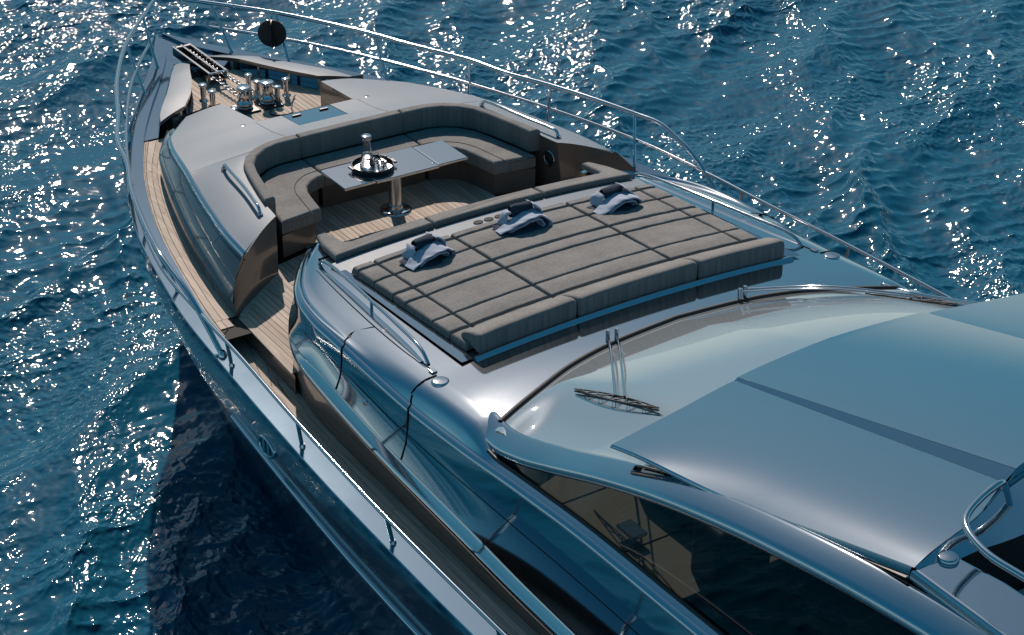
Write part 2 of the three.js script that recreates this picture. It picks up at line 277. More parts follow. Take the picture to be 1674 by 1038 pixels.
const houseB = fn1([[-1.15, 1.50], [-1.5, 1.80], [-1.9, 2.10], [-2.2, 2.27], [-2.6, 2.36], [-3.3, 2.405], [-4.6, 2.43], [-5.7, 2.44], [-14, 2.45]]);
{ // decks
  const fd = sub('side_deck', yacht), poly = [];
  both((s) => {
    obj('deck_bed', grid(40, 2, (u, v) => { const x = lerp(2.86, -1.45, u); return [x, -0.009, s * lerp(coamB(Math.min(x, 2.75)) - 0.05, deckOut(x) + 0.03, v)]; }), M.caulk, fd);
    plankRun(fd, s, 2.80, -1.12, (x) => coamB(x) - 0.02, (x) => lerp(coamB(x), deckOut(x), 0.83), 0, 0.06);
    plankRun(fd, s, 2.83, -1.40, (x) => lerp(coamB(x), deckOut(x), 0.84), (x) => deckOut(x) + 0.004, 0, 0.09, 2.4);
    // aft end of the upper side deck: two short infill boards and the riser
    plankRun(fd, s, -1.12, -1.27, (x) => lerp(2.32, deckOut(x), 0.3), (x) => lerp(coamB(x), deckOut(x), 0.83), 0, 0.06);
    obj('riser', grid(1, 1, (u, v) => [lerp(-1.13, -1.42, u), lerp(0, -0.19, v), s * lerp(2.30, deckOut(-1.42) + 0.02, u)], 'xy'), M.panel, fd);
  });
  const ck = sub('cockpit_floor', yacht);
  const out = [[0.50, -0.95], [0.50, 0.95], [-0.30, 1.0], [-0.45, 1.58], [-0.60, 1.61], [-1.17, 2.295], [-2.30, 2.345], [-1.9, 2.08], [-1.4, 1.70], [-1.16, 1.40], [-1.62, 1.36], [-1.62, -1.36], [-1.16, -1.40], [-1.4, -1.70], [-1.9, -2.08], [-2.30, -2.345], [-1.17, -2.295], [-0.60, -1.61], [-0.45, -1.58], [-0.30, -1.0]];
  obj('floor_bed', slab(out, -0.03, -0.007, 0), M.caulk, ck);
  plankPoly(ck, out, 0, 0.057);
  both((s) => {
    margin(ck, [[-0.57, 1.62 * s], [-0.86, 1.97 * s], [-1.16, 2.265 * s]], 0.06, 0.003);
    margin(ck, [[-1.165, 2.275 * s], [-1.7, 2.305 * s], [-2.28, 2.335 * s]], 0.05, 0.003);
    obj('riser', grid(8, 2, (u, v) => { const x = lerp(-1.14, -2.32, u); return [x, lerp(-0.006, -0.19, v), s * (2.297 + 0.05 * u)]; }, 'xy'), M.panel, ck);
  });
  const ld = sub('lower_side_deck', yacht);
  both((s) => {
    obj('deck_bed', grid(40, 2, (u, v) => { const x = lerp(-1.05, -14, u); return [x, -0.189, s * lerp(houseB(x) - 0.15, deckOut(x) + 0.02, v)]; }), M.caulk, ld);
    plankRun(ld, s, -1.15, -11.0, (x) => Math.min(houseB(x), 2.6) + (x > -2.2 ? 0.05 : 0.0), (x) => deckOut(x) + 0.0, -0.18, 0.06, 2.2);
  });
  // painted bow deck, teak inside the anchor well
  const bd = sub('bow_deck', yacht);
  both((s) => { obj('painted_deck', grid(40, 4, (u, v) => { const x = lerp(2.82, 5.5, u); return [x, 0.010, s * lerp(0, deckOut(x) + 0.02, v)]; }), M.deckPaint, bd); });
  const wp = [[1.86, -0.56], [1.86, 0.56], [2.6, 0.62], [3.05, 0.80], [3.6, 0.50], [4.1, 0.30], [4.1, -0.30], [3.6, -0.50], [3.05, -0.80], [2.6, -0.62]];
  obj('floor_bed', slab(wp, -0.01, 0.018, 0), M.caulk, bd); plankPoly(bd, wp, 0.024, 0.06);
  obj('under_deck', slab([[1.8, -1.1], [1.8, 1.1], [2.9, 1.3], [2.9, -1.3]], -0.05, -0.012, 0), M.caulk, bd);
}

{ // raised coaming round the bow lounge
  both((s) => {
    const co = sub('lounge_coaming', yacht);
    const xe = (t) => lerp(-0.52, -0.85, t); // the aft end runs diagonally
    const topY = (x, t) => lerp(coamY(x), ridY(x), Math.pow(t, 1.5));
    obj('top_panel', grid(60, 14, (u, v) => { const x = lerp(xe(v), 1.0, Math.pow(u, 0.8)), zi = x < 0.975 ? sofaZ(Math.max(x, -0.7)) - 0.02 : 0.55, t = v, z = lerp(zi, coamR(x) - 0.03, v); return [x, topY(x, t), s * z]; }), M.satin, co);
    obj('top_panel', grid(40, 14, (u, v) => { const x = lerp(1.004, 2.62, u), zi = x < 1.835 ? 0.60 : lerp(0.56, 0.60, (x - 1.84) / 0.8), z = lerp(zi, coamR(x) - 0.03, v); return [x, topY(x, v), s * z]; }), M.satin, co);
    // shoulder roll, groove, dark gloss flank, plinth
    const prof = (x) => { const r = coamR(x), y = ridY(x), b = coamB(x); return [[r - 0.03, y], [r - 0.01, y - 0.004], [r + 0.008, y - 0.016], [r + 0.02, y - 0.036], [r + 0.026, y - 0.056]]; };
    const xa = (v) => lerp(-0.85, -0.93, v);
    obj('shoulder', grid(70, 4, (u, v) => { const x = lerp(xa(v * 0.2), 2.62, u), p = prof(x)[Math.round(v * 4)]; return [x, p[1], s * p[0]]; }), M.paint, co);
    obj('shoulder_groove', grid(70, 2, (u, v) => { const x = lerp(xa(0.2), 2.62, u), r = coamR(x), y = ridY(x); const p = [[r + 0.026, y - 0.056], [r + 0.004, y - 0.066], [r + 0.028, y - 0.078]][Math.round(v * 2)]; return [x, p[1], s * p[0]]; }), M.gloss, co);
    for (const [a, b] of [[-0.885, -0.30], [-0.292, 1.05], [1.058, 2.0], [2.008, 2.62]])
      obj('flank_panel', grid(24, 10, (u, v) => { const x = lerp(a < -0.8 ? lerp(-0.87, -1.10, v) : a, b, u), r = coamR(x) + 0.028, y = ridY(x) - 0.078, bz = coamB(x), h = lerp(y, 0.13, v); return [x, h, s * (lerp(r, bz + 0.004, v) + 0.035 * Math.sin(Math.PI * v))]; }), M.gloss, co);
    obj('plinth', grid(60, 3, (u, v) => { const x = lerp(lerp(-1.10, -1.14, v), 2.70, u), bz = coamB(x); return [x, [0.13, 0.122, 0.06, -0.008][Math.round(v * 3)], s * (bz + [0.004, -0.004, -0.004, 0][Math.round(v * 3)])]; }), M.paint, co);
    // aft end face beside the passage
    obj('end_panel', grid(10, 12, (u, v) => { const tz = lerp(sofaZ(-0.52) - 0.02, coamR(-0.85) + 0.01, u), tx = xe(u), ty = topY(tx, u) - 0.004; const bz = lerp(1.60, 2.305, u), bx = lerp(-0.585, -1.13, u); const t = v, bl = 0.06 * Math.sin(Math.PI * t) * u * u; return [lerp(tx, bx, t), lerp(ty, -0.004, t), s * (lerp(tz, bz, t) + bl)]; }, 'zy'), M.panel, co);
    // inner wall behind the sofa end
    obj('inner_wall', grid(6, 1, (u, v) => { const x = lerp(lerp(-0.52, -0.585, v), -0.05, u); return [x, lerp(coamY(x) - 0.004, 0, v), s * lerp(lerp(1.572, 1.60, v), 1.51, u)]; }, 'xy'), M.panel, co);
    // forward closing face and walls of the anchor well
    obj('fore_wall', grid(10, 2, (u, v) => { const z = lerp(0.60, 1.15, u), x = lerp(2.64, 2.66, u); return [x, lerp(lerp(coamY(2.62), ridY(2.62), u), 0, v), s * z]; }, 'zy'), M.panel, co);
    obj('well_wall', grid(10, 2, (u, v) => { const x = lerp(1.835, 2.64, u); return [x, lerp(coamY(x), 0.02, v), s * lerp(0.56, 0.60, u)]; }, 'xy'), M.panel, co);
    // slim grab bar on the inner edge
    const gb = sub('grab_bar', yacht); const gp = [[0.74, 0.53, 1.47], [0.70, 0.575, 1.475], [0.6, 0.588, 1.495], [0.1, 0.60, 1.565], [-0.25, 0.605, 1.63], [-0.36, 0.60, 1.65], [-0.40, 0.55, 1.655]].map(([x, y, z]) => [x, y, s * (z + 0.01)]);
    obj('bar', tube(gp, 0.016, 60, 10), M.steel, gb);
    obj('foot', [rod([0.74, 0.50, s * 1.48], [0.74, 0.54, s * 1.48], 0.026), rod([-0.40, 0.51, s * 1.665], [-0.40, 0.56, s * 1.665], 0.026)], M.steel, gb);
    // flush filler and lights on the top panel
    const fl = lathe([[0, 0.008], [0.026, 0.008], [0.03, 0.004], [0.03, -0.01]], 20); fl.translate(1.83, 0.392, s * 0.73); obj('deck_filler', fl, M.steel, yacht);
  });
  // middle panel between lounge and anchor well, with the flush hatch
  const mp = sub('foredeck_panel', yacht);
  for (const s of [-1, 1]) obj('panel', grid(14, 4, (u, v) => { const x = lerp(0.90, 1.84, u); return [x, coamY(x), s * lerp(0.284, 0.594, v)]; }), M.satin, mp);
  obj('panel', grid(4, 4, (u, v) => { const x = lerp(0.90, 1.44, u); return [x, coamY(x), lerp(-0.284, 0.284, v)]; }), M.satin, mp);
  const ht = sub('foredeck_hatch', yacht, 'darker flush foredeck hatch with two latches');
  obj('hatch_bed', grid(6, 4, (u, v) => { const x = lerp(1.43, 1.84, u); return [x, coamY(x) - 0.012, lerp(-0.286, 0.286, v)]; }), M.seam, ht);
  obj('lid', grid(8, 6, (u, v) => { const x = lerp(1.448, 1.836, u); return [x, coamY(x) - 0.002, lerp(-0.276, 0.276, v)]; }), M.paint, ht);
  for (const z of [-0.16, 0.16]) { const g = box(1.74, coamY(1.74) + 0.006, z, 0.03, 0.014, 0.10, 0.006); obj('latch', g, M.black, ht); }
  obj('aft_well_wall', grid(1, 6, (u, v) => [1.842, lerp(coamY(1.84), 0.0, u), lerp(-0.6, 0.6, v)], 'zy'), M.panel, yacht);
}

{ // bow: mooring covers, windlasses, bollards, anchor roller, chain
  both((s) => {
    const wg = sub('mooring_cover', yacht);
    const inn = fn1([[2.95, 0.90], [3.08, 0.82], [3.34, 0.63], [3.68, 0.45], [4.0, 0.32], [4.45, 0.12]]), ou = fn1([[2.86, 1.20], [3.05, 1.12], [3.53, 0.82], [4.1, 0.5], [4.5, 0.28]]), wy = fn1([[2.86, 0.165], [3.4, 0.19], [4.0, 0.17], [4.5, 0.09]]);
    const end = (t) => lerp(3.09, 2.90, t);
    obj('lid', grid(40, 8, (u, v) => { const x = lerp(end(v), 4.45, u); return [x, wy(x) - 0.02 * v * v, s * lerp(inn(x), ou(x), v)]; }), M.satin, wg);
    obj('lid_rim', grid(40, 2, (u, v) => { const x = lerp(3.09, 4.45, u); return [x, wy(x) - 0.045 * v, s * (inn(x) + 0.006 * v)]; }, 'xy'), M.panel, wg);
    obj('lid_rim', grid(8, 2, (u, v) => { const x = end(u) - 0.001; return [x + 0.01 * v, wy(x) - 0.02 * u * u - 0.045 * v, s * lerp(inn(x), ou(x), u)]; }, 'zy'), M.panel, wg);
    // outer fairing down to the cap, inner dark box, posts
    obj('fairing', grid(40, 6, (u, v) => { const x = lerp(2.90, 4.45, u), zo = deckOut(x) - 0.10, t = v; return [x - 0.12 * t * (1 - u), lerp(wy(x) - 0.02, 0.03, Math.pow(t, 1.3)), s * lerp(ou(x), zo, t)]; }), M.deckPaint, wg);
    obj('box_back', grid(20, 2, (u, v) => { const x = lerp(3.16, 4.3, u); return [x, lerp(wy(x) - 0.02, 0.012, v), s * lerp(inn(x), ou(x), 0.62)]; }, 'xy'), M.paint, wg);
    for (const [x, t] of [[3.14, 0.25], [3.45, 0.25], [3.85, 0.3], [4.2, 0.3]]) obj('post', rod([x, 0.01, s * lerp(inn(x), ou(x), t)], [x, wy(x) - 0.01, s * lerp(inn(x), ou(x), t)], 0.022), M.steelDull, wg);
  });
  for (const z of [-0.122, 0.122]) {
    const w = sub('windlass', yacht);
    const g1 = lathe([[0, 0.23], [0.052, 0.228], [0.06, 0.22], [0.062, 0.205], [0.05, 0.195], [0.047, 0.15], [0.05, 0.11], [0.066, 0.085], [0.07, 0.07], [0.07, 0.055], [0.05, 0.05]], 32);
    g1.scale(1.3, 1.25, 1.3); g1.translate(3.015, 0, z * 1.15); obj('drum', g1, M.steel, w);
    const g2 = lathe([[0.05, 0.06], [0.06, 0.05], [0.05, 0.035], [0.066, 0.02], [0.085, 0.015], [0.088, -0.0]], 32); g2.scale(1.3, 1.2, 1.3); g2.translate(3.015, 0.02, z * 1.15); obj('gypsy', g2, M.steelDull, w);
    const g3 = box(2.99, 0.03, z * 1.15, 0.28, 0.03, 0.24, 0.012); obj('base_plate', g3, M.black, w);
  }
  for (const [x, z, r, h] of [[3.45, 0.13, 0.028, 0.19], [3.25, 0.14, 0.033, 0.18], [3.0, 0.255, 0.03, 0.18], [3.11, 0.42, 0.03, 0.2], [3.45, -0.425, 0.03, 0.19], [3.245, -0.412, 0.03, 0.185], [2.95, -0.30, 0.03, 0.06], [3.02, -0.42, 0.034, 0.05]]) {
    const g = lathe([[0, h + 0.012], [r * 1.1, h + 0.01], [r * 1.25, h], [r * 1.2, h - 0.012], [r * 0.82, h - 0.022], [r * 0.78, 0.03], [r * 1.3, 0.012], [r * 1.35, 0]], 24); g.scale(1.3, 1, 1.3); g.translate(x, 0.022, z);
    obj('bollard', g, M.steel, yacht);
  }
  const ar = sub('anchor_roller', yacht);
  const y1 = 0.13, y2 = 0.16, za = -0.175, zm = -0.07, zb = 0.03;
  for (const z of [za, zm, zb]) obj('rail', [box(4.28, 0.115, z, 0.98, 0.10, 0.014, 0.004), box(4.28, 0.168, z, 0.99, 0.012, 0.03, 0.004)], M.darkSteel, ar);
  obj('end_bar', box(3.80, 0.165, (za + zb) / 2, 0.03, 0.02, zb - za + 0.04, 0.005), M.steel, ar);
  obj('trough', box(4.28, 0.08, (za + zb) / 2, 0.94, 0.015, zb - za, 0.004), M.black, ar);
  for (const z of [(za + zm) / 2, (zm + zb) / 2]) { const g = new THREE.CylinderGeometry(0.05, 0.05, 0.07, 20); g.rotateX(Math.PI / 2); g.translate(4.72, 0.13, z); obj('roller', g, M.black, ar); }
  for (const x of [3.86, 4.45]) obj('support', [rod([x, 0, za], [x, 0.1, za], 0.018), rod([x, 0, zb], [x, 0.1, zb], 0.018)], M.steelDull, ar);
  const links = [];
  for (let i = 0; i < 40; i++) { const t = i / 39, x = lerp(4.68, 3.06, t), y = t < 0.45 ? 0.12 : lerp(0.12, 0.075, (t - 0.45) / 0.55), z = lerp((zm + zb) / 2, 0.10, sstep(0.3, 1, t)); const g = new THREE.TorusGeometry(0.019, 0.006, 6, 12); g.scale(1.5, 1, 1); g.rotateX(i % 2 ? 0.3 : Math.PI / 2 + 0.3); g.translate(x, y, z); links.push(g); }
  for (let i = 0; i < 18; i++) { const t = i / 17, x = lerp(3.8, 3.06, t), g = new THREE.TorusGeometry(0.019, 0.006, 6, 12); g.scale(1.5, 1, 1); g.rotateX(i % 2 ? 0.3 : Math.PI / 2 + 0.3); g.translate(x, lerp(0.11, 0.075, t), lerp((za + zm) / 2, -0.10, t)); links.push(g); }
  const ch = obj('anchor_chain', links, M.steelDull, yacht); ch.userData.kind = 'stuff';
}

{ // guard rails
  const railZ = fn1([[5.42, 0.03], [5.38, 0.10], [5.2, 0.25], [4.97, 0.43], [4.3, 0.93], [3.25, 1.50], [2.62, 1.76], [1.92, 2.07], [1.4, 2.20], [0.83, 2.41], [-0.28, 2.70], [-0.7, 2.775], [-1.2, 2.80], [-1.6, 2.79]]);
  const lowZ = fn1([[4.9, 0.36], [4.4, 0.72], [3.7, 1.16], [2.6, 1.70], [1.6, 2.10], [0.7, 2.40], [-0.4, 2.67], [-1.5, 2.765], [-2.2, 2.80], [-3.4, 2.885], [-4.9, 2.955], [-6.4, 2.98], [-9, 2.98], [-12, 2.96]]);
  const gr = sub('guard_rail', yacht);
  const pts = []; const topX = [5.36, 5.1, 4.7, 4.3, 3.8, 3.25, 2.6, 1.9, 1.4, 0.8, 0.2, -0.28, -0.62];
  const tail = [[-0.85, 0.475, 2.775], [-1.08, 0.42, 2.77], [-1.3, 0.33, 2.765], [-1.52, 0.20, 2.755], [-1.74, 0.05, 2.745]];
  const yTop = (x) => 0.50 + 0.02 * sstep(2, 5, x) + 0.02 * sstep(1.5, -0.3, x);
  for (const [x, y, z] of [...tail].reverse()) pts.push([x, y, -z]);
  for (const x of [...topX].reverse()) pts.push([x, yTop(x), -railZ(x)]);
  pts.push([5.43, 0.52, 0]);
  for (const x of topX) pts.push([x, yTop(x), railZ(x)]);
  for (const [x, y, z] of tail) pts.push([x, y, z]);
  obj('top_rail', tube(pts, 0.0245, 260, 12), M.steel, gr);
  const lowX = [4.9, 4.4, 3.7, 2.6, 1.6, 0.7, -0.4, -1.5, -2.2, -3.4, -4.9, -6.4, -8, -9.5, -11];
  const lowY = (x) => 0.265 + 0.02 * sstep(0, -2, x);
  both((s) => {
    obj('lower_rail', tube(lowX.map((x) => [x, lowY(x), s * lowZ(x)]), 0.0175, 160, 10), M.steel, gr);
    for (const [bx, bz, tx] of [[4.56, 0.47, 4.97], [3.96, 0.90, 4.3], [2.83, 1.565, 3.11], [1.82, 2.0, 1.92], [0.76, 2.32, 0.83], [-0.49, 2.565, -0.28]])
      obj('stanchion', [rod([bx, 0.03, s * bz], [tx, yTop(tx) - 0.01, s * railZ(tx)], 0.017, 0.0155), rod([bx, 0.03, s * bz], [lerp(bx, tx, 0.06), 0.06, s * lerp(bz, railZ(tx), 0.06)], 0.026, 0.02)], M.steel, gr);
    for (const x of [-1.95, -3.40, -4.92, -6.45, -8, -9.6])
      obj('stanchion', [rod([x, 0.03, s * (capZ(x) - 0.06)], [x, lowY(x), s * lowZ(x)], 0.017), rod([x, 0.03, s * (capZ(x) - 0.06)], [x, 0.07, s * (capZ(x) - 0.06)], 0.03, 0.02)], M.steel, gr);
    const ft = lathe([[0.021, 0.05], [0.035, 0.03], [0.042, 0.005], [0.042, 0]], 20); ft.translate(-1.755, 0.04, s * 2.745); obj('rail_foot', ft, M.steel, gr);
  });
}

// ---------------------------------------------------------------- deckhouse
const hc = fn1([[-1.1, 0.585], [-1.5, 0.635], [-2, 0.685], [-3, 0.755], [-4, 0.825], [-4.5, 0.865], [-5.2, 0.90]]);
const yd = (x, z) => hc(x) - 0.027 * z * z;
const zr1 = fn1([[-1.15, 1.56], [-1.3, 1.71], [-1.6, 1.93], [-1.9, 2.10], [-2.2, 2.20], [-2.6, 2.25], [-4, 2.27], [-6, 2.27], [-14, 2.3]]);
const yr1 = fn1([[-1.15, 0.50], [-2.1, 0.555], [-2.86, 0.57], [-4, 0.555], [-4.87, 0.60], [-5.6, 0.67], [-6.45, 0.73], [-7.4, 0.75], [-9, 0.78], [-14, 0.8]]);
const zr2 = fn1([[-1.15, 1.57], [-1.3, 1.73], [-1.6, 1.98], [-1.9, 2.18], [-2.25, 2.345], [-2.6, 2.42], [-4, 2.455], [-6, 2.47], [-14, 2.48]]);
const yr2 = fn1([[-1.15, 0.30], [-2.3, 0.24], [-3.25, 0.145], [-4.05, 0.08], [-5.1, 0.03], [-6, -0.02], [-8, -0.06], [-14, -0.08]]);
const edgeZ = fn1([[-1.15, 1.46], [-1.5, 1.66], [-1.9, 1.84], [-2.3, 1.92], [-3, 1.95], [-5.2, 1.97]]);
const wsX = fn1([[0, -4.50], [0.7, -4.555], [1.1, -4.63], [1.5, -4.77], [2.0, -4.97], [2.2, -5.07]]); // windscreen foot, by z
function section(x) { // outer skin of the deckhouse side from the deck edge down to the lower side deck
  const e = edgeZ(Math.max(x, -5.2)), a = zr1(x), ya = yr1(x), b = zr2(x), yb = yr2(x), c = houseB(x), w = sstep(-4.75, -5.25, x);
  const up = [[lerp(e, 2.185, w), lerp(yd(x, e), ya + 0.052, w)], [lerp(lerp(e, a, 0.36), 2.195, w), lerp(yd(x, e) - 0.012, ya + 0.046, w)], [lerp(lerp(e, a, 0.60), 2.205, w), lerp(yd(x, e) - 0.045, ya + 0.040, w)], [lerp(lerp(e, a, 0.76), 2.215, w), lerp(lerp(yd(x, e), ya, 0.56), ya + 0.034, w)], [lerp(a - 0.05, 2.226, w), ya + lerp(0.032, 0.028, w)]];
  const mid = [[lerp(a - 0.038, 2.238, w), ya + 0.020], [a - 0.002, ya + 0.006], [a + 0.012, ya - 0.022]];
  const lw = sstep(-1.9, -3.0, x), L1 = lerp(0.02, 0.07, lw), L2 = lerp(0.03, 0.10, lw); const f = (t, o = 0) => [lerp(a + 0.012, b - L1, t) + o, lerp(ya - 0.022, yb + L2, t)];
  const low = [f(0.33, -0.016), f(0.66, -0.022), [b - L1, yb + L2], [b - L1 * 0.88, yb + L2 * 0.77], [b - L1 * 0.36, yb + L2 * 0.3], [b - 0.004, yb], [b - 0.004, yb - 0.02], [b - 0.014, yb - 0.045], [lerp(b, c, 0.55), lerp(yb, -0.19, 0.5)], [lerp(b, c, 0.9), lerp(yb, -0.19, 0.82)], [c, -0.19]];
  return [...up, ...mid, ...low];
}
{
  const house = sub('deckhouse', yacht);
  const N = 18;
  both((s) => {
    const xs = []; for (let i = 0; i <= 150; i++) xs.push(lerp(-1.15, -12, Math.pow(i / 150, 1.35)));
    const part = (name, k0, k1, mat) => obj(name, grid(150, k1 - k0, (u, v) => { const x = xs[Math.round(u * 150)], p = section(x)[k0 + Math.round(v * (k1 - k0))]; return [x, p[1], s * p[0]]; }, 'xy'), mat, house);
    part('shoulder', 0, 5, M.paint); part('side_panel', 5, 10, M.paint); part('side_ledge', 10, 14, M.paint); part('side_foot', 14, N, M.panel);
    // front corner: closing face and arm inside the cockpit
    obj('front_face', grid(8, 4, (u, v) => { const z = lerp(1.36, 1.585, u); return [-1.152, lerp(lerp(yd(-1.15, 1.4), 0.52, u * u), -0.004, v), s * z]; }, 'zy'), M.panel, house);
    obj('arm_top', grid(6, 6, (u, v) => { const x = lerp(-1.15, -1.52, u); return [x, yd(x, 1.5), s * lerp(1.36, edgeZ(x), v)]; }), M.paint, house);
    obj('arm_wall', grid(2, 2, (u, v) => [lerp(-1.15, -1.64, u), lerp(yd(-1.3, 1.36), -0.004, v), s * 1.36], 'xy'), M.panel, house);
    // gasket lines of the side lockers
    for (const x0 of [-2.95, -4.02]) {
      const lp = []; for (let k = 3; k <= 10; k++) { const x = x0 - 0.02 * (k - 3), p = section(x)[k]; lp.push([x, p[1] + 0.003, s * (p[0] + 0.003)]); }
      obj('gasket', tube(lp, 0.0055, 40, 6), M.seam, house);
    }
    const fr = []; for (const [x, k, o] of [[-2.95, 3, 0], [-2.9, 1.6, 0], [-2.93, 1, -0.05]]) { const S = section(x), i = Math.floor(k), f = k - i, p = [lerp(S[i][0], S[Math.min(i + 1, 10)][0], f) + o, lerp(S[i][1], S[Math.min(i + 1, 10)][1], f)]; fr.push([x, p[1] + 0.003, s * p[0]]); }
    for (let x = -3.0; x > -4.0; x -= 0.1) { const z = lerp(1.885, 1.955, (-x - 3) / 1); fr.push([x, yd(x, z) + 0.0025, s * z]); }
    obj('gasket', tube(fr, 0.005, 60, 6), M.seam, house);
    const f2 = []; for (const k of [3, 2, 1, 0]) { const p = section(-4.02)[k]; f2.push([-4.0, p[1] + 0.002, s * p[0]]); } obj('gasket', tube(f2, 0.005, 20, 6), M.seam, house);
    const ln = []; for (let x = -2.4; x > -9; x -= 0.2) { const S = section(x); ln.push([x, lerp(S[8][1], S[9][1], 0.4), s * (lerp(S[8][0], S[9][0], 0.4) + 0.002)]); } obj('gasket', tube(ln, 0.003, 90, 6), M.seam, house);
    const lk = lathe([[0, 0.012], [0.02, 0.01], [0.026, 0], [0.026, -0.01]], 18); lk.rotateX(s * Math.PI / 2); { const S = section(-3.5), p = S[9]; lk.translate(-3.5, p[1], s * (p[0] + 0.004)); } obj('lock', lk, M.steel, house);
    // round deck cap and small hinge plates
    const cp = lathe([[0, 0.014], [0.055, 0.013], [0.068, 0.008], [0.072, 0], [0.072, -0.02]], 28); cp.translate(-4.11, yd(-4.11, 1.93) - 0.002, s * 1.995); obj('deck_cap', cp, M.steel, yacht);
    for (const x of [-3.08, -3.93]) obj('hinge', box(x, yd(x, 1.9) + 0.004, s * (x > -3.5 ? 1.89 : 1.955), 0.07, 0.012, 0.05, 0.005), M.steel, yacht);
    // grab rail beside the sun pad
    const hr = sub('grab_rail', yacht);
    const hx = [-1.60, -1.66, -1.8, -2.2, -2.7, -3.2, -3.6, -3.72, -3.81], hz = [1.70, 1.705, 1.715, 1.75, 1.80, 1.85, 1.895, 1.91, 1.92], hy = [0.0, 0.05, 0.075, 0.085, 0.09, 0.09, 0.085, 0.06, 0.0];
    obj('bar', tube(hx.map((x, i) => [x, yd(x, hz[i]) + hy[i], s * hz[i]]), 0.0155, 80, 10), M.steel, hr);
    obj('post', rod([-2.7, yd(-2.7, 1.8) - 0.01, s * 1.8], [-2.7, yd(-2.7, 1.8) + 0.085, s * 1.8], 0.013), M.steel, hr);
    // trough beside the rail: a real step down outboard of the pad frame
    obj('rail_trough', grid(24, 4, (u, v) => { const x = lerp(-1.66, -3.74, u), w = 0.055 * Math.sin(Math.PI * clamp(u, 0.02, 0.98)) ** 0.4, z = lerp(1.72, 1.905, u) + 0.035; return [x, yd(x, z) + 0.004 + 0.004 * Math.sin(Math.PI * v), s * (z + lerp(-w, w, v))]; }), M.paint, hr);
  });
  // deck top
  obj('deck_top', grid(90, 60, (u, v) => { const z0 = lerp(-1, 1, v), x = (() => { const zz = Math.abs(z0) * 1.96; return lerp(-1.5, wsX(zz) + 0.02, u); })(), z = z0 * edgeZ(Math.max(x, -5.2)); return [x, yd(x, z), z]; }), M.paint, house);
  obj('front_wall', grid(2, 30, (u, v) => { const z = lerp(-1.42, 1.42, v); return [-1.50, lerp(yd(-1.5, z), -0.004, u), z]; }, 'zy'), M.panel, house);
  // frame strip round the sun pad with a row of black discs drawn as the shade inside cup holes
  const fs = sub('pad_frame', yacht);
  const frameY = (x, z) => yd(x, z) + 0.018;
  obj('front_strip', grid(4, 40, (u, v) => { const z = lerp(-1.66, 1.66, v); return [lerp(-1.735, -1.985, u), frameY(-1.85, z), z]; }), M.satin, fs);
  obj('strip_edge', grid(1, 40, (u, v) => { const z = lerp(-1.66, 1.66, v); return [-1.735, frameY(-1.85, z) - 0.03 * u, z]; }, 'zy'), M.deckPaint, fs);
  both((s) => obj('side_strip', grid(40, 3, (u, v) => { const x = lerp(-1.735, -4.0, u); return [x, yd(x, 1.65) + 0.017 - 0.004 * v, s * lerp(1.605, lerp(1.665, 1.73, u), v)]; }), M.deckPaint, fs));
  for (let i = 0; i < 5; i++) { const g = new THREE.CylinderGeometry(0.042, 0.042, 0.016, 20); g.scale(0.8, 1, 1.15); g.translate(-1.85, frameY(-1.85, 0) - 0.002, -0.21 + i * 0.112); obj('cup_shade_disc', g, M.seam, fs); }
  // step behind the bolsters
  obj('pad_step', grid(4, 40, (u, v) => { const z = lerp(-1.62, 1.62, v), x = lerp(-3.99, -4.05, u) - 0.02 * 0; return [x, yd(x, z) + [0.03, 0.03, 0.028, 0.015, -0.004][Math.round(u * 4)], z]; }), M.paint, fs);
}
{ // padded coaming between cockpit and sun pad
  const cy = (x, z) => yd(x, z) + 0.01;
  const pad = (out, label) => { const g = slab(out, 0, 0.075, 0.028, 4); const p = g.attributes.position; for (let i = 0; i < p.count; i++) p.setY(i, p.getY(i) + cy(p.getX(i), p.getZ(i))); g.computeVertexNormals(); return g; };
  const cp = sub('coaming_pad', yacht, 'grey padded coaming along the aft edge of the cockpit');
  obj('cushion', pad([[-1.53, -0.585], [-1.53, -0.2], [-1.53, 0.2], [-1.53, 0.585], [-1.715, 0.585], [-1.715, 0.2], [-1.715, -0.2], [-1.715, -0.585]]), M.cushion, cp);
  both((s) => { const o = [[-1.53, 0.598], [-1.53, 0.95], [-1.53, 1.34], [-1.50, 1.385], [-1.17, 1.40], [-1.165, 1.49], [-1.4, 1.56], [-1.72, 1.60], [-1.715, 1.2], [-1.715, 0.9], [-1.715, 0.598]].map(([x, z]) => [x, s * z]); obj('cushion', pad(s < 0 ? o.reverse() : o), M.cushion, cp); });
}
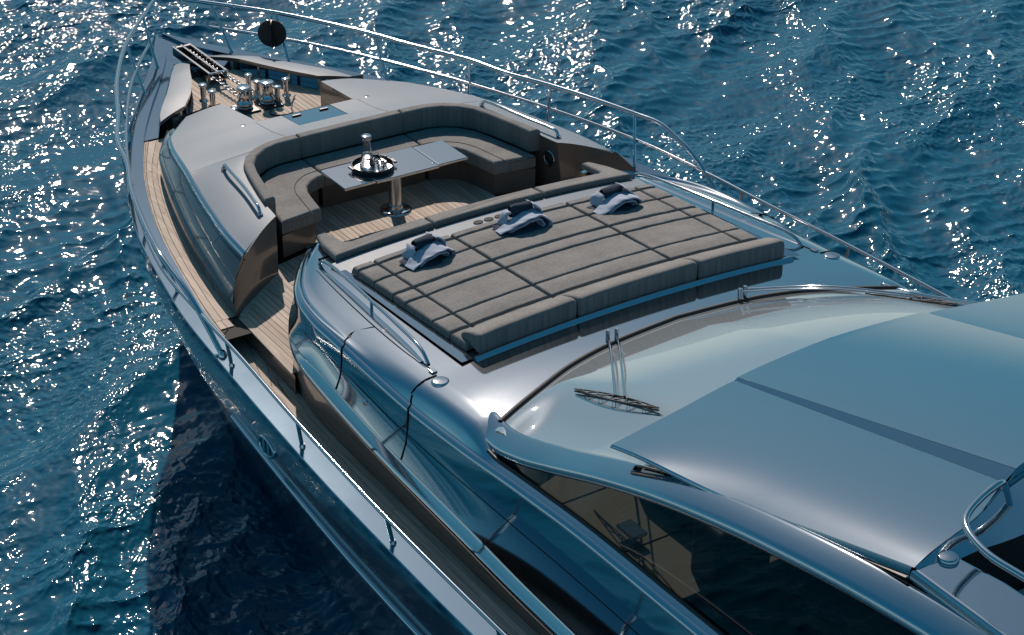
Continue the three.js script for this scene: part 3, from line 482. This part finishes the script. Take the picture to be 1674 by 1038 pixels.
{ // windscreen, pillars, wipers, side windows
  const bp = [[-4.66, 0.71, 1.99], [-4.92, 0.728, 2.04], [-5.15, 0.768, 2.08], [-5.45, 0.855, 2.095], [-5.8, 0.975, 2.09], [-6.5, 1.25, 2.095], [-7.1, 1.455, 2.10], [-7.75, 1.63, 2.10], [-8.3, 1.75, 2.10], [-8.83, 1.835, 2.085], [-9.4, 1.885, 2.055], [-10.4, 1.915, 2.0], [-12, 1.93, 1.9]];
  const pillarY = fn1(bp.map(([x, y]) => [x, y]));
  const topX = fn1([[0, -6.42], [0.9, -6.45], [1.4, -6.52], [2.1, -6.68]]), topY = (z) => 1.505 - 0.030 * z * z;
  const ws = (z, t) => { const zz = Math.abs(z), x0 = wsX(zz), y0 = yd(x0, zz) + 0.012, x1 = topX(zz), y1 = topY(zz); const x = lerp(x0, x1, t), y = lerp(y0, y1, t) + 0.05 * Math.sin(Math.PI * t); return [x, lerp(y, Math.min(y, pillarY(x) + 0.012), sstep(1.25, 2.05, zz) * sstep(0, 0.18, t)), z]; };
  const wn = sub('windscreen', yacht, 'wide raked windscreen mirroring sky and sea');
  const wz = (t) => lerp(2.07, 2.05, t);
  obj('pane', grid(30, 60, (u, v) => ws(lerp(-wz(u), wz(u), v), u)), M.screenGlass, wn);
  obj('gasket', tube(Array.from({ length: 41 }, (_, i) => { const z = lerp(-1.985, 1.985, i / 40), p = ws(z, 0); return [p[0] + 0.02, p[1] + 0.002, z]; }), 0.022, 160, 8), M.rubber, wn);
  // printed dark border seen through the glass along the pillars and a centre bar
  both((s) => obj('border', grid(24, 2, (u, v) => { const p = ws(s * (wz(u) - 0.13 * (1 - v)), u); return [p[0], p[1] - 0.012, p[2]]; }), M.black, wn));
  both((s) => {
    const c = new THREE.CatmullRomCurve3(bp.map(([x, y, z]) => V(x, y, s * z)));
    obj('roof_pillar', grid(120, 16, (u, v) => { const p = c.getPoint(u), a = v * 2 * Math.PI, gr = sstep(0, 0.05, u), h = 0.03 * gr + 0.012, w = 0.05 * gr + 0.045; const sq = (t) => Math.sign(t) * Math.pow(Math.abs(t), 0.6), cc = sq(Math.cos(a)) * w, ss = sq(Math.sin(a)) * h; return [p.x, p.y + ss - s * 0 - 0.55 * cc, p.z + s * cc]; }, 'xy'), M.paint, yacht);
    // side window between shoulder and pillar
    const sw = sub('side_window', yacht); const by = fn1(bp.map(([x, y]) => [x, y])), bz = fn1(bp.map(([x, , z]) => [x, z]));
    obj('pane', grid(70, 6, (u, v) => { const x = lerp(-5.12, -11.5, u), S = section(x), y0 = S[0][1] - 0.02, y1 = Math.max(y0 + 0.001, by(x) - 0.03); return [x, lerp(y0, y1, v), s * lerp(2.182, bz(x) + 0.01, v)]; }, 'xy'), M.tint, sw);
    obj('frame', tube(Array.from({ length: 50 }, (_, i) => { const x = lerp(-5.1, -11.5, i / 49), S = section(x); return [x, S[0][1] + 0.004, s * 2.19]; }), 0.016, 90, 8), M.black, sw);
    obj('frame', tube(Array.from({ length: 50 }, (_, i) => { const x = lerp(-5.1, -11.5, i / 49); return [x, by(x) - 0.055, s * (bz(x) + 0.03)]; }), 0.022, 90, 8), M.black, sw);
    obj('border', grid(20, 3, (u, v) => { const x = lerp(-5.12, -5.62, u), S = section(x), y0 = S[0][1] - 0.02, y1 = Math.max(y0, by(x) - 0.03); return [x, lerp(y0, lerp(y1, y0, u), v), s * 2.165]; }, 'xy'), M.black, sw);
    // wiper: two arms, lattice blade
    const wi = sub('wiper', yacht); const base = [-4.50, yd(-4.5, 0.7) + 0.05];
    const P0 = [-4.50, yd(-4.50, 0.68) + 0.10, s * 0.69], P1 = [-4.52, yd(-4.52, 0.60) + 0.10, s * 0.62];
    const cz = 1.44, ct = 0.49, lift = 0.05, C0 = ws(s * cz, ct); C0[1] += lift; const C1 = [C0[0] - 0.07, C0[1] + 0.02, s * (cz - 0.03)];
    obj('post', [rod([P0[0], P0[1] - 0.13, P0[2]], [P0[0], P0[1] + 0.03, P0[2]], 0.016), rod([P1[0], P1[1] - 0.13, P1[2]], [P1[0], P1[1] + 0.03, P1[2]], 0.016)], M.steel, wi);
    obj('arm', tube([P0, [lerp(P0[0], C0[0], 0.5), lerp(P0[1], C0[1], 0.5) + 0.05, lerp(P0[2], C0[2], 0.5)], C0], 0.010, 20, 8), M.steel, wi);
    obj('arm', tube([P1, [lerp(P1[0], C1[0], 0.5), lerp(P1[1], C1[1], 0.5) + 0.05, lerp(P1[2], C1[2], 0.5)], C1], 0.008, 20, 8), M.steel, wi);
    const A = ws(s * cz, 0.21), B = ws(s * (cz - 0.01), 0.77); A[1] += 0.02; B[1] += 0.02;
    const dir = V(B[0] - A[0], B[1] - A[1], B[2] - A[2]), side = V(dir.z, 0, -dir.x).normalize();
    const at = (t, o, h = 0) => [A[0] + dir.x * t + side.x * o, A[1] + dir.y * t + h, A[2] + dir.z * t + side.z * o];
    const bl = (t) => 0.045 * Math.sin(Math.PI * t), gb = [];
    for (const q of [-1, 1]) gb.push(tube(Array.from({ length: 13 }, (_, i) => at(i / 12, q * bl(i / 12), 0.02)), 0.006, 24, 6));
    for (let i = 1; i < 12; i++) gb.push(rod(at(i / 12, bl(i / 12) * (i % 2 ? 1 : -1), 0.02), at((i + 1) / 12, bl((i + 1) / 12) * (i % 2 ? -1 : 1), 0.02), 0.005));
    obj('blade', gb, M.black, wi); obj('rubber_strip', tube([at(0, 0), at(0.5, 0), at(1, 0)], 0.007, 12, 6), M.rubber, wi);
  });
  // helm space behind the glass
  const hs = sub('helm_interior', yacht);
  obj('dashboard', slab([[-4.62, -1.2], [-4.62, 1.2], [-5.0, 1.95], [-7.0, 2.0], [-7.0, -2.0], [-5.0, -1.95]], 0.36, 0.42, 0.01), M.dash, hs);
  obj('dash_seam', [box(-5.62, 0.423, 0, 0.012, 0.004, 3.8), box(-6.35, 0.423, 0, 0.012, 0.004, 3.8)], M.seam, hs);
  obj('console', [box(-6.2, 0.55, -0.9, 0.9, 0.3, 0.9, 0.08), box(-6.9, 0.6, -1.35, 0.35, 0.5, 0.5, 0.08)], M.leather, hs);
  obj('manual', box(-6.25, 0.5, -1.72, 0.2, 0.03, 0.13, 0.004), M.deckPaint, hs);
  obj('cabin_floor', box(-9, -0.3, 0, 6, 0.04, 4.3), M.leather, hs); obj('bulkhead', box(-11.9, 0.8, 0, 0.05, 2.3, 4.0), M.leather, hs);
  both((s) => obj('helm_seat', [box(-8.2, 0.45, s * 0.9, 0.6, 0.16, 0.7, 0.05), box(-8.5, 0.85, s * 0.9, 0.14, 0.8, 0.66, 0.05), box(-8.2, 0.1, s * 0.9, 0.25, 0.6, 0.25, 0.03)], M.leather, hs));
}
{ // hardtop
  const ht = sub('hardtop', yacht, 'sleek silver hardtop with raised centre');
  const fx = fn1([[0, -6.25], [0.9, -6.30], [1.4, -6.38], [2.1, -6.47]]), ax = fn1([[0, -8.72], [0.8, -8.80], [1.4, -9.02], [1.95, -9.12]]);
  const eZ = (x) => lerp(2.09, 1.96, clamp((-6.45 - x) / 2.65, 0, 1));
  const base = (x) => 1.5 + (-6.3 - x) * 0.229;
  const ry = (x, z) => base(x) - 0.07 * Math.pow(Math.max(0, z - 0.9) / 1.1, 1.2) - 0.07 * sstep(-6.6, -7.8, x) * Math.pow(Math.max(0, z - 0.9) / 1.15, 7) + (z < 0.9 ? 0.045 * (0.81 - z * z) : 0);
  const riser = (x) => lerp(0.012, 0.042, clamp((-6.3 - x) / 2.6, 0, 1));
  both((s) => {
    obj('side_panel', grid(50, 24, (u, v) => { const z0 = lerp(0.9, 2.05, v), x = lerp(fx(z0), ax(z0), u), z = lerp(0.9 + riser(x), eZ(x), v); return [x, ry(x, z), s * z]; }), M.paint, ht);
    obj('riser', grid(50, 6, (u, v) => { const x = lerp(fx(0.9), ax(0.9), u), r = riser(x), a = v * Math.PI; return [x, lerp(ry(x, 0.9 + r), ry(x, 0.9) + r * 1.5, 0.5 - 0.5 * Math.cos(a)), s * (0.9 + r * Math.cos(a * 1))]; }), M.paint, ht);
    // edge skirt down to the pillar
    obj('edge_skirt', grid(50, 4, (u, v) => { const x = lerp(fx(2.05), ax(1.95), u), z = eZ(x), y = ry(x, z), d = lerp(0.04, 0.14, sstep(-6.8, -9, x)); return [x, y - d * v, s * (z + [0, 0.012, 0.014, 0.006, -0.03][Math.round(v * 4)])]; }, 'xy'), M.paint, ht);
    obj('lip', grid(1, 20, (u, v) => { const z = lerp(0.0, 2.05, v), x = fx(z); return [x - 0.002, ry(x, z) + (z < 0.9 ? riser(x) * 1.5 : 0) - 0.035 * u, s * z]; }, 'zy'), M.rubber, ht);
    obj('lining', grid(20, 20, (u, v) => { const z = lerp(0, 2.0, v), x = lerp(fx(z), ax(Math.min(z, 1.95)), u); return [x, ry(x, z) - 0.045, s * z]; }), M.leather, ht);
  });
  obj('centre_panel', grid(50, 30, (u, v) => { const zn = lerp(-1, 1, v), x = lerp(fx(Math.abs(zn) * 0.9), ax(Math.abs(zn) * 0.9), u), z = zn * (0.9 - riser(x)); return [x, ry(x, Math.abs(z)) + riser(x) * 1.5, z]; }), M.paint, ht);
  // open roof well aft of the hardtop
  const fb = sub('flybridge', yacht);
  both((s) => {
    obj('coaming', slab([[-9.125, 1.97], [-9.125, 1.66], [-9.5, 1.60], [-12.5, 1.5], [-12.5, 1.93], [-10, 1.98]].map(([x, z]) => [x, s * z]).slice()[s < 0 ? 'reverse' : 'slice'](), 1.93, 2.03, 0.03), M.paint, fb);
    obj('coaming_wall', grid(2, 2, (u, v) => [lerp(-9.2, -12.4, u), lerp(1.9, 1.3, v), s * 1.58], 'xy'), M.panel, fb);
    const cp = lathe([[0, 0.018], [0.05, 0.017], [0.062, 0.010], [0.066, -0.012], [0.05, -0.02]], 26); cp.translate(-9.17, 2.04, s * 1.73); obj('cap', cp, M.steel, fb);
    obj('hoop_rail', tube([[-8.98, 2.04, 1.05], [-9.02, 2.22, 1.16], [-9.05, 2.30, 1.23], [-9.10, 2.305, 1.45], [-9.22, 2.30, 1.69], [-9.48, 2.30, 1.80], [-9.8, 2.30, 1.79], [-10.6, 2.28, 1.72], [-11.5, 2.2, 1.65]].map(([x, y, z]) => [x, y, s * z]), 0.022, 80, 12), M.steel, fb);
  });
  obj('front_ledge', grid(8, 40, (u, v) => { const z = lerp(-1.94, 1.94, v), a = Math.abs(z), x = ax(a) - 0.004 - u * lerp(0.34, 0.12, sstep(0.9, 1.7, a)); return [x, ry(ax(a), a) - 0.014 - 0.05 * u, z]; }), M.paint, fb);
  obj('aft_lip', grid(2, 60, (u, v) => { const z = lerp(-1.94, 1.94, v), a = Math.abs(z), x = ax(a), up = a < 0.9 ? riser(x) * 1.5 * (1 - sstep(0.86, 0.9, a)) : 0; return [x - 0.002 * u, lerp(ry(x, a) + up, ry(x, a) - 0.016, u), z]; }, 'zy'), M.paint, fb);
  obj('well_front', grid(1, 20, (u, v) => { const z = lerp(-1.62, 1.62, v), a = Math.abs(z); return [ax(a) - 0.004 - lerp(0.34, 0.12, sstep(0.9, 1.7, a)), lerp(ry(ax(a), a) - 0.064, 1.3, u), z]; }, 'zy'), M.black, fb);
  obj('well_floor', box(-10.7, 1.32, 0, 3.4, 0.04, 3.2), M.black, fb);
  for (let i = 0; i < 26; i++) obj('slat', box(-9.42, 1.62, -1.5 + i * 0.115, 0.36, 0.03, 0.10, 0.004), teak[i % 5], fb);
}

// ---------------------------------------------------------------- bow sofa
{
  const sf = thing('bow_sofa', 'U-shaped grey sofa in the bow lounge with three-part backrest', 'sofa');
  const back = [[-0.35, 1.425], [0.0, 1.365], [0.35, 1.29], [0.52, 1.235], [0.66, 1.14], [0.76, 1.0], [0.805, 0.85], [0.81, 0.59]]; // foot of the backrest
  const outer = [[-0.25, 1.545], [0.0, 1.495], [0.38, 1.405], [0.58, 1.345], [0.74, 1.245], [0.86, 1.10], [0.93, 0.93], [0.955, 0.75], [0.96, 0.59]];
  const inner = [[-0.24, 1.425], [0.0, 1.385], [0.36, 1.305], [0.53, 1.25], [0.67, 1.155], [0.775, 1.01], [0.825, 0.86], [0.835, 0.59]];
  const front = [[-0.28, 0.97], [0.0, 0.92], [0.12, 0.895], [0.22, 0.85], [0.30, 0.765], [0.345, 0.67], [0.36, 0.59]];
  const fit = (o, s) => { const p = o.map(([x, z]) => [x, s * z]); let a = 0; for (let i = 0; i < p.length; i++) { const q = p[(i + 1) % p.length]; a += p[i][0] * -q[1] - q[0] * -p[i][1]; } return a < 0 ? p.reverse() : p; };
  both((s) => {
    obj('base', slab(fit([...back, ...front.map(([x, z]) => [x + 0.05, z + 0.045]).reverse()], s), 0, 0.235, 0.004), M.panel, sf);
    const sc = sub('seat_cushion', sf);
    obj('cover', slab(fit([...back, ...[...front].reverse()], s), 0.238, 0.385, 0.032, 5), M.cushion, sc);
    const line = [[-0.36, 1.10], [0.0, 1.045], [0.15, 1.015], [0.29, 0.95], [0.39, 0.85], [0.455, 0.74], [0.475, 0.60]];
    obj('piping', tube(line.map(([x, z]) => [x, 0.3855, s * z]), 0.0045, 60, 6), M.seam, sc);
    obj('piping', tube([[-0.36, 0.3855, s * 1.10], [-0.39, 0.3855, s * 1.40]], 0.0045, 10, 6), M.seam, sc);
    obj('back_cushion', slab(fit([...outer, ...[...inner].reverse()], s), 0.36, 0.602, 0.03, 5), M.cushion, sf);
  });
  obj('base', slab([[0.80, -0.588], [0.80, 0.588], [0.41, 0.588], [0.41, -0.588]].reverse(), 0, 0.235, 0.004), M.panel, sf);
  const sc = sub('seat_cushion', sf);
  obj('cover', slab([[0.81, -0.583], [0.81, 0.583], [0.36, 0.583], [0.36, -0.583]].reverse(), 0.238, 0.385, 0.032, 5), M.cushion, sc);
  obj('piping', tube([[0.475, 0.3855, -0.58], [0.475, 0.3855, 0.58]], 0.0045, 20, 6), M.seam, sc);
  obj('back_cushion', slab([[0.96, -0.583], [0.965, 0], [0.96, 0.583], [0.835, 0.583], [0.84, 0], [0.835, -0.583]].reverse(), 0.36, 0.602, 0.03, 5), M.cushion, sf);
}
{ // speaker on the starboard passage panel
  const sp = sub('loudspeaker', yacht);
  const g = new THREE.TorusGeometry(0.075, 0.008, 10, 32); g.rotateY(0.12); g.translate(-0.405, 0.34, 1.552); obj('ring', g, M.steel, sp);
  const c = lathe([[0, 0.012], [0.03, 0.012], [0.05, 0.0], [0.07, 0.006]], 28); c.rotateX(-Math.PI / 2); c.rotateY(0.12); c.translate(-0.405, 0.34, 1.556); obj('cone', c, M.black, sp);
}
{ // cocktail table
  const t = thing('cocktail_table', 'low silver pedestal table in front of the bow sofa', 'table');
  obj('tabletop', slab([[-0.265, -0.348], [0.265, -0.348], [0.265, 0.348], [-0.265, 0.348]], 0.470, 0.500, 0.008), M.tableTop, t);
  both((s) => obj('leaf', slab(s > 0 ? [[-0.245, 0.352], [0.245, 0.352], [0.245, 0.69], [-0.245, 0.69]] : [[-0.245, -0.69], [0.245, -0.69], [0.245, -0.352], [-0.245, -0.352]], 0.470, 0.500, 0.008), M.tableTop, t));
  obj('pedestal', lathe([[0.066, 0.468], [0.068, 0.40], [0.068, 0.06]], 36), M.steelDull, t);
  obj('collar', lathe([[0.068, 0.075], [0.078, 0.07], [0.085, 0.04], [0.082, 0.02]], 36), M.steel, t);
  obj('base_plate', lathe([[0.06, 0.024], [0.135, 0.022], [0.155, 0.014], [0.16, 0.002]], 40), M.steel, t);
  for (const z of [-0.2, 0.2]) obj('fastener', (() => { const g = lathe([[0, 0.004], [0.014, 0.004], [0.016, 0]], 16); g.translate(0.19 * Math.sign(z) * -1, 0.5005, z * 1.6); return g; })(), M.steel, t);
}
{ // tray, carafe, glasses
  const tr = thing('serving_tray', 'round black tray carrying a carafe and glasses', 'tray'); tr.position.set(0.02, H0 + 0.501, -0.235);
  obj('tray_floor', lathe([[0, 0.008], [0.17, 0.008], [0.195, 0.010]], 48), M.steelDull, tr);
  obj('rim', lathe([[0.185, 0.0], [0.203, 0.004], [0.208, 0.045], [0.203, 0.052], [0.196, 0.045], [0.192, 0.008]], 48), M.black, tr);
  obj('handle', [box(-0.03, 0.038, 0.218, 0.09, 0.02, 0.03, 0.006), box(0.03, 0.038, -0.218, 0.09, 0.02, 0.03, 0.006)], M.black, tr);
  const ca = thing('glass_carafe', 'clear glass water carafe with metal stopper on the tray', 'carafe'); ca.position.set(-0.015, H0 + 0.512, -0.315);
  obj('body', lathe([[0, 0], [0.068, 0], [0.075, 0.008], [0.074, 0.06], [0.058, 0.14], [0.042, 0.23], [0.037, 0.30], [0.040, 0.325], [0.036, 0.325], [0.033, 0.30], [0.038, 0.23], [0.054, 0.14], [0.069, 0.06], [0.068, 0.012], [0, 0.010]], 40), M.glass, ca);
  obj('water_fill', lathe([[0, 0.011], [0.066, 0.013], [0.067, 0.06], [0.0525, 0.14], [0.045, 0.18], [0, 0.18]], 40), M.water, ca);
  obj('stopper', lathe([[0.03, 0.31], [0.046, 0.322], [0.05, 0.335], [0.05, 0.36], [0.044, 0.368], [0, 0.370]], 32), M.steel, ca);
  const place = ['nearest the stern', 'beside the carafe', 'nearest the bow', 'farthest right on the round tray'];
  [[-0.055, -0.185], [0.045, -0.235], [0.10, -0.16], [0.015, -0.115]].forEach(([x, z], i) => {
    const gl = thing('drinking_glass', `small clear tumbler on the black tray, ${place[i]}`, 'glass', 'tumblers on the tray'); gl.position.set(x, H0 + 0.512, z);
    obj('tumbler', lathe([[0, 0], [0.031, 0], [0.034, 0.004], [0.037, 0.10], [0.0345, 0.10], [0.031, 0.012], [0, 0.011]], 28), M.glass, gl);
  });
}

// ---------------------------------------------------------------- sun pad
const padY = (x, z) => yd(x, z) + 0.012;
function pillow(x0, x1, z0, z1, h, r = 0.03, crown = 0.006) { // cushion panel that follows the deck; x0 > x1
  const e = (t, a) => { const d = Math.min(t, 1 - t) * a; return d >= r ? 1 : Math.sqrt(Math.max(0, 1 - (1 - d / r) ** 2)); };
  const us = (L) => { const k = r / L; return [0, k * 0.08, k * 0.3, k * 0.6, k, 0.16, 0.25, 0.34, 0.42, 0.5, 0.58, 0.66, 0.75, 0.84, 1 - k, 1 - k * 0.6, 1 - k * 0.3, 1 - k * 0.08, 1]; };
  const U = us(x0 - x1), W = us(z1 - z0), n = U.length - 1;
  return setUV(grid(n, n, (u, v) => { const a = U[Math.round(u * n)], b = W[Math.round(v * n)], x = lerp(x0, x1, a), z = lerp(z0, z1, b), k = e(a, x0 - x1) * e(b, z1 - z0); return [x, padY(x, z) + h * (0.25 + 0.75 * k) * (k > 0 ? 1 : 0) + crown * Math.sin(Math.PI * a) * Math.sin(Math.PI * b) + 0.0016 * k * (Math.sin(z * 23 + x * 9) + Math.sin(z * 57 - x * 31) * 0.6 + Math.sin(x * 83 + z * 11) * 0.5), z]; }), 'xz');
}
{
  const cols = [[-1.60, -0.622, 'left-hand grey sun mattress nearest the port grab rail', -1], [-0.608, 0.608, 'middle grey sun mattress in front of the windscreen', 0], [0.622, 1.60, 'right-hand grey sun mattress nearest the starboard rail', 1]];
  const rows = [[-2.00, -2.70, [0.115, 0.275, 0.31]], [-2.715, -3.60, [0.22, 0.48, 0.30]], [-3.615, -3.86, [1]]];
  for (const [z0, z1, label, side] of cols) {
    const t = thing('sun_mattress', label, 'mattress', 'sun mattresses on the foredeck');
    for (const [xa, xb, fr] of rows) {
      const c = sub('cushion', t), tot = fr.reduce((p, q) => p + q), zz = side < 0 ? [[z0, z0 + 0.20], [z0 + 0.206, z1]] : side > 0 ? [[z0, z1 - 0.206], [z1 - 0.20, z1]] : [[z0, z1]];
      for (const [za, zb] of zz) { let x = xa; for (const f of fr) { const l = (xa - xb) * f / tot; obj('panel', pillow(x - 0.003, x - l + 0.003, za, zb, 0.062, 0.022), M.cushion, c); x -= l; } }
      obj('underside', grid(6, 6, (u, v) => { const x = lerp(xa - 0.01, xb + 0.01, u), z = lerp(z0 + 0.01, z1 - 0.01, v); return [x, padY(x, z) + 0.03, z]; }), M.cushion, c);
    }
    const b = thing('headrest_bolster', ['left-hand wedge bolster at the aft edge of the sun pad', 'middle wedge bolster at the aft edge of the sun pad', 'right-hand wedge bolster at the aft edge of the sun pad'][side + 1], 'bolster', 'wedge bolsters of the sun pad');
    const prof = [[-3.70, 0.055], [-3.712, 0.085], [-3.76, 0.118], [-3.83, 0.146], [-3.90, 0.168], [-3.945, 0.175], [-3.972, 0.168], [-3.985, 0.145], [-3.988, 0.08], [-3.985, 0.012]];
    const a = z0 - (side < 0 ? 0.0 : -0.004) + (side < 0 ? 0.04 : 0), e = z1 - (side > 0 ? 0.04 : 0), n = prof.length - 1;
    const zs = (v) => lerp(a, e, v), rim = (v) => { const d = Math.min(v, 1 - v) * (e - a); return d >= 0.03 ? 1 : Math.sqrt(Math.max(0, 1 - (1 - d / 0.03) ** 2)); };
    const VV = [0, 0.004, 0.012, 0.022, 0.03]; const vv = [...VV.map((q) => q / (e - a)), 0.2, 0.35, 0.5, 0.65, 0.8, ...VV.map((q) => 1 - q / (e - a)).reverse()];
    obj('cover', grid(n, vv.length - 1, (u, v) => { const p = prof[Math.round(u * n)], t2 = vv[Math.round(v * (vv.length - 1))], k = rim(t2), z = zs(t2); const cx = -3.86, cyy = 0.08; return [lerp(cx, p[0], 0.88 + 0.12 * k), padY(-3.9, z) + lerp(cyy, p[1], 0.80 + 0.20 * k), z]; }), M.cushion, b);
    both((s) => { const z = s < 0 ? a : e; const sh = new THREE.Shape(prof.map(([x, y]) => new THREE.Vector2(lerp(-3.86, x, 0.88), lerp(0.08, y, 0.80)))); const g = new THREE.ShapeGeometry(sh); g.translate(0, padY(-3.9, z), z); obj('end_cap', g, M.cushion, b); });
  }
}
{ // rolled towels
  const mk = (label, x, z, turn, k) => {
    const t = thing('folded_towel', label, 'towel', 'folded towels on the sun pad'); t.position.set(x, H0 + padY(x, z) + 0.066, z); t.rotation.y = turn; t.scale.set([1, 0.93, 1.05][k], [1, 1.12, 0.92][k], [0.98, 1.06, 1][k]);
    const wr = (a, b, c) => 0.0045 * Math.sin(a * 31 + b * 17 + k * 5) + 0.004 * Math.sin(b * 43 - c * 23 + k) + 0.003 * Math.sin(c * 61 + a * 37);
    // a thick cloth band: path of [z, y], width from x = w0 to w1, rounded rims, soft creases
    const band = (path, w0, w1, th, n = 64) => {
      const c = new THREE.CatmullRomCurve3(path.map(([pz, py]) => V(0, py, pz)), false, 'centripetal'), m = 22;
      return grid(n, m, (u, v) => {
        const p = c.getPoint(u), q = c.getTangent(u), a = v * 2 * Math.PI, A = w0(u), B = w1(u), sq = (f, e) => Math.sign(f) * Math.pow(Math.abs(f), e), thin = th * Math.min(1, 6 * u + 0.25, 6 * (1 - u) + 0.4);
        const X = (A + B) / 2 + (B - A) / 2 * sq(Math.cos(a), 0.45), o = thin / 2 * sq(Math.sin(a), 0.6) + wr(X, p.y, p.z);
        return [X + 0.012 * Math.sin(u * 9 + k * 2), Math.max(0.001, p.y + thin / 2 + o * q.z), p.z - o * q.y];
      });
    };
    const lay = [[1, 0, M.towelLight], [0.86, 0.012, M.towelDark], [0.74, 0.0, M.towelLight]];
    lay.forEach(([f, dx, m], i) => obj('fold', band([[-0.25 * f, 0.004], [-0.17 * f, 0.030 * f], [-0.08 * f, 0.072 * f], [0.02, 0.098 * f], [0.11 * f, 0.092 * f], [0.185 * f, 0.055 * f], [0.215 * f, 0.012], [0.17 * f, 0.001]], (u) => -0.12 + dx - 0.03 * Math.sin(Math.PI * u), (u) => lerp(0.0, 0.06, u), 0.02), m, t));
    obj('under_fold', band([[-0.24, 0.0], [-0.1, 0.0], [0.05, 0.0], [0.2, 0.0]], (u) => -0.15 + 0.03 * Math.cos(u * 6), () => 0.10, 0.016), M.towelDark, t);
    obj('roll', grid(90, 14, (u, v) => { const a = u * 2 * Math.PI * 2.4, r = lerp(0.018, 0.066, u), zz = lerp(-0.085, 0.125, v), e = 1 - 0.18 * Math.pow(Math.abs(2 * v - 1), 6); return [0.062 + r * e * Math.cos(a) * 0.95 + wr(a, zz, u) * 0.6, 0.112 + r * e * Math.sin(a), zz + 0.006 * Math.sin(a * 2)]; }), M.towelDark, t);
    obj('wrap', band([[-0.165, 0.004], [-0.145, 0.05], [-0.118, 0.088], [-0.085, 0.112]], (u) => 0.0 + 0.02 * u, () => 0.135, 0.02), M.towelLight, t);
    obj('wrap', band([[0.10, 0.165], [0.135, 0.138], [0.175, 0.085], [0.212, 0.02]], (u) => -0.02 - 0.05 * u, (u) => 0.125, 0.018), M.towelLight, t);
  };
  mk('folded navy and white towel on the left-hand sun mattress', -2.31, -1.03, 0.16, 0);
  mk('folded navy and white towel on the middle sun mattress', -2.27, -0.02, -0.08, 1);
  mk('folded navy and white towel on the right-hand sun mattress', -2.33, 0.94, 0.05, 2);
}
{ // black ball hanging from the bow rail, cable on the foredeck
  const b = thing('anchor_ball', 'black anchor ball hanging from the starboard bow rail', 'anchor ball'); b.position.set(4.16, H0 + 0.335, 0.80);
  for (const a of [0, Math.PI / 2]) { const g = new THREE.CylinderGeometry(0.165, 0.165, 0.012, 40); g.rotateX(Math.PI / 2); g.rotateY(a + 0.98); obj('disc', g, M.black, b); }
  obj('cord', rod([0, 0.155, 0], [0.05, 0.185, 0.03], 0.006), M.black, b);
  const c = thing('deck_cable', 'thin dark cable snaking over the foredeck teak beside the windlass', 'cable');
  obj('cord', tube([[2.92, 0.04, 0.16], [2.70, 0.034, 0.02], [2.62, 0.032, 0.14], [2.63, 0.032, 0.24], [2.76, 0.032, 0.30], [2.95, 0.034, 0.42], [3.0, 0.05, 0.47]], 0.008, 60, 8), M.rubber, c);
}
renderer.render(scene, camera);
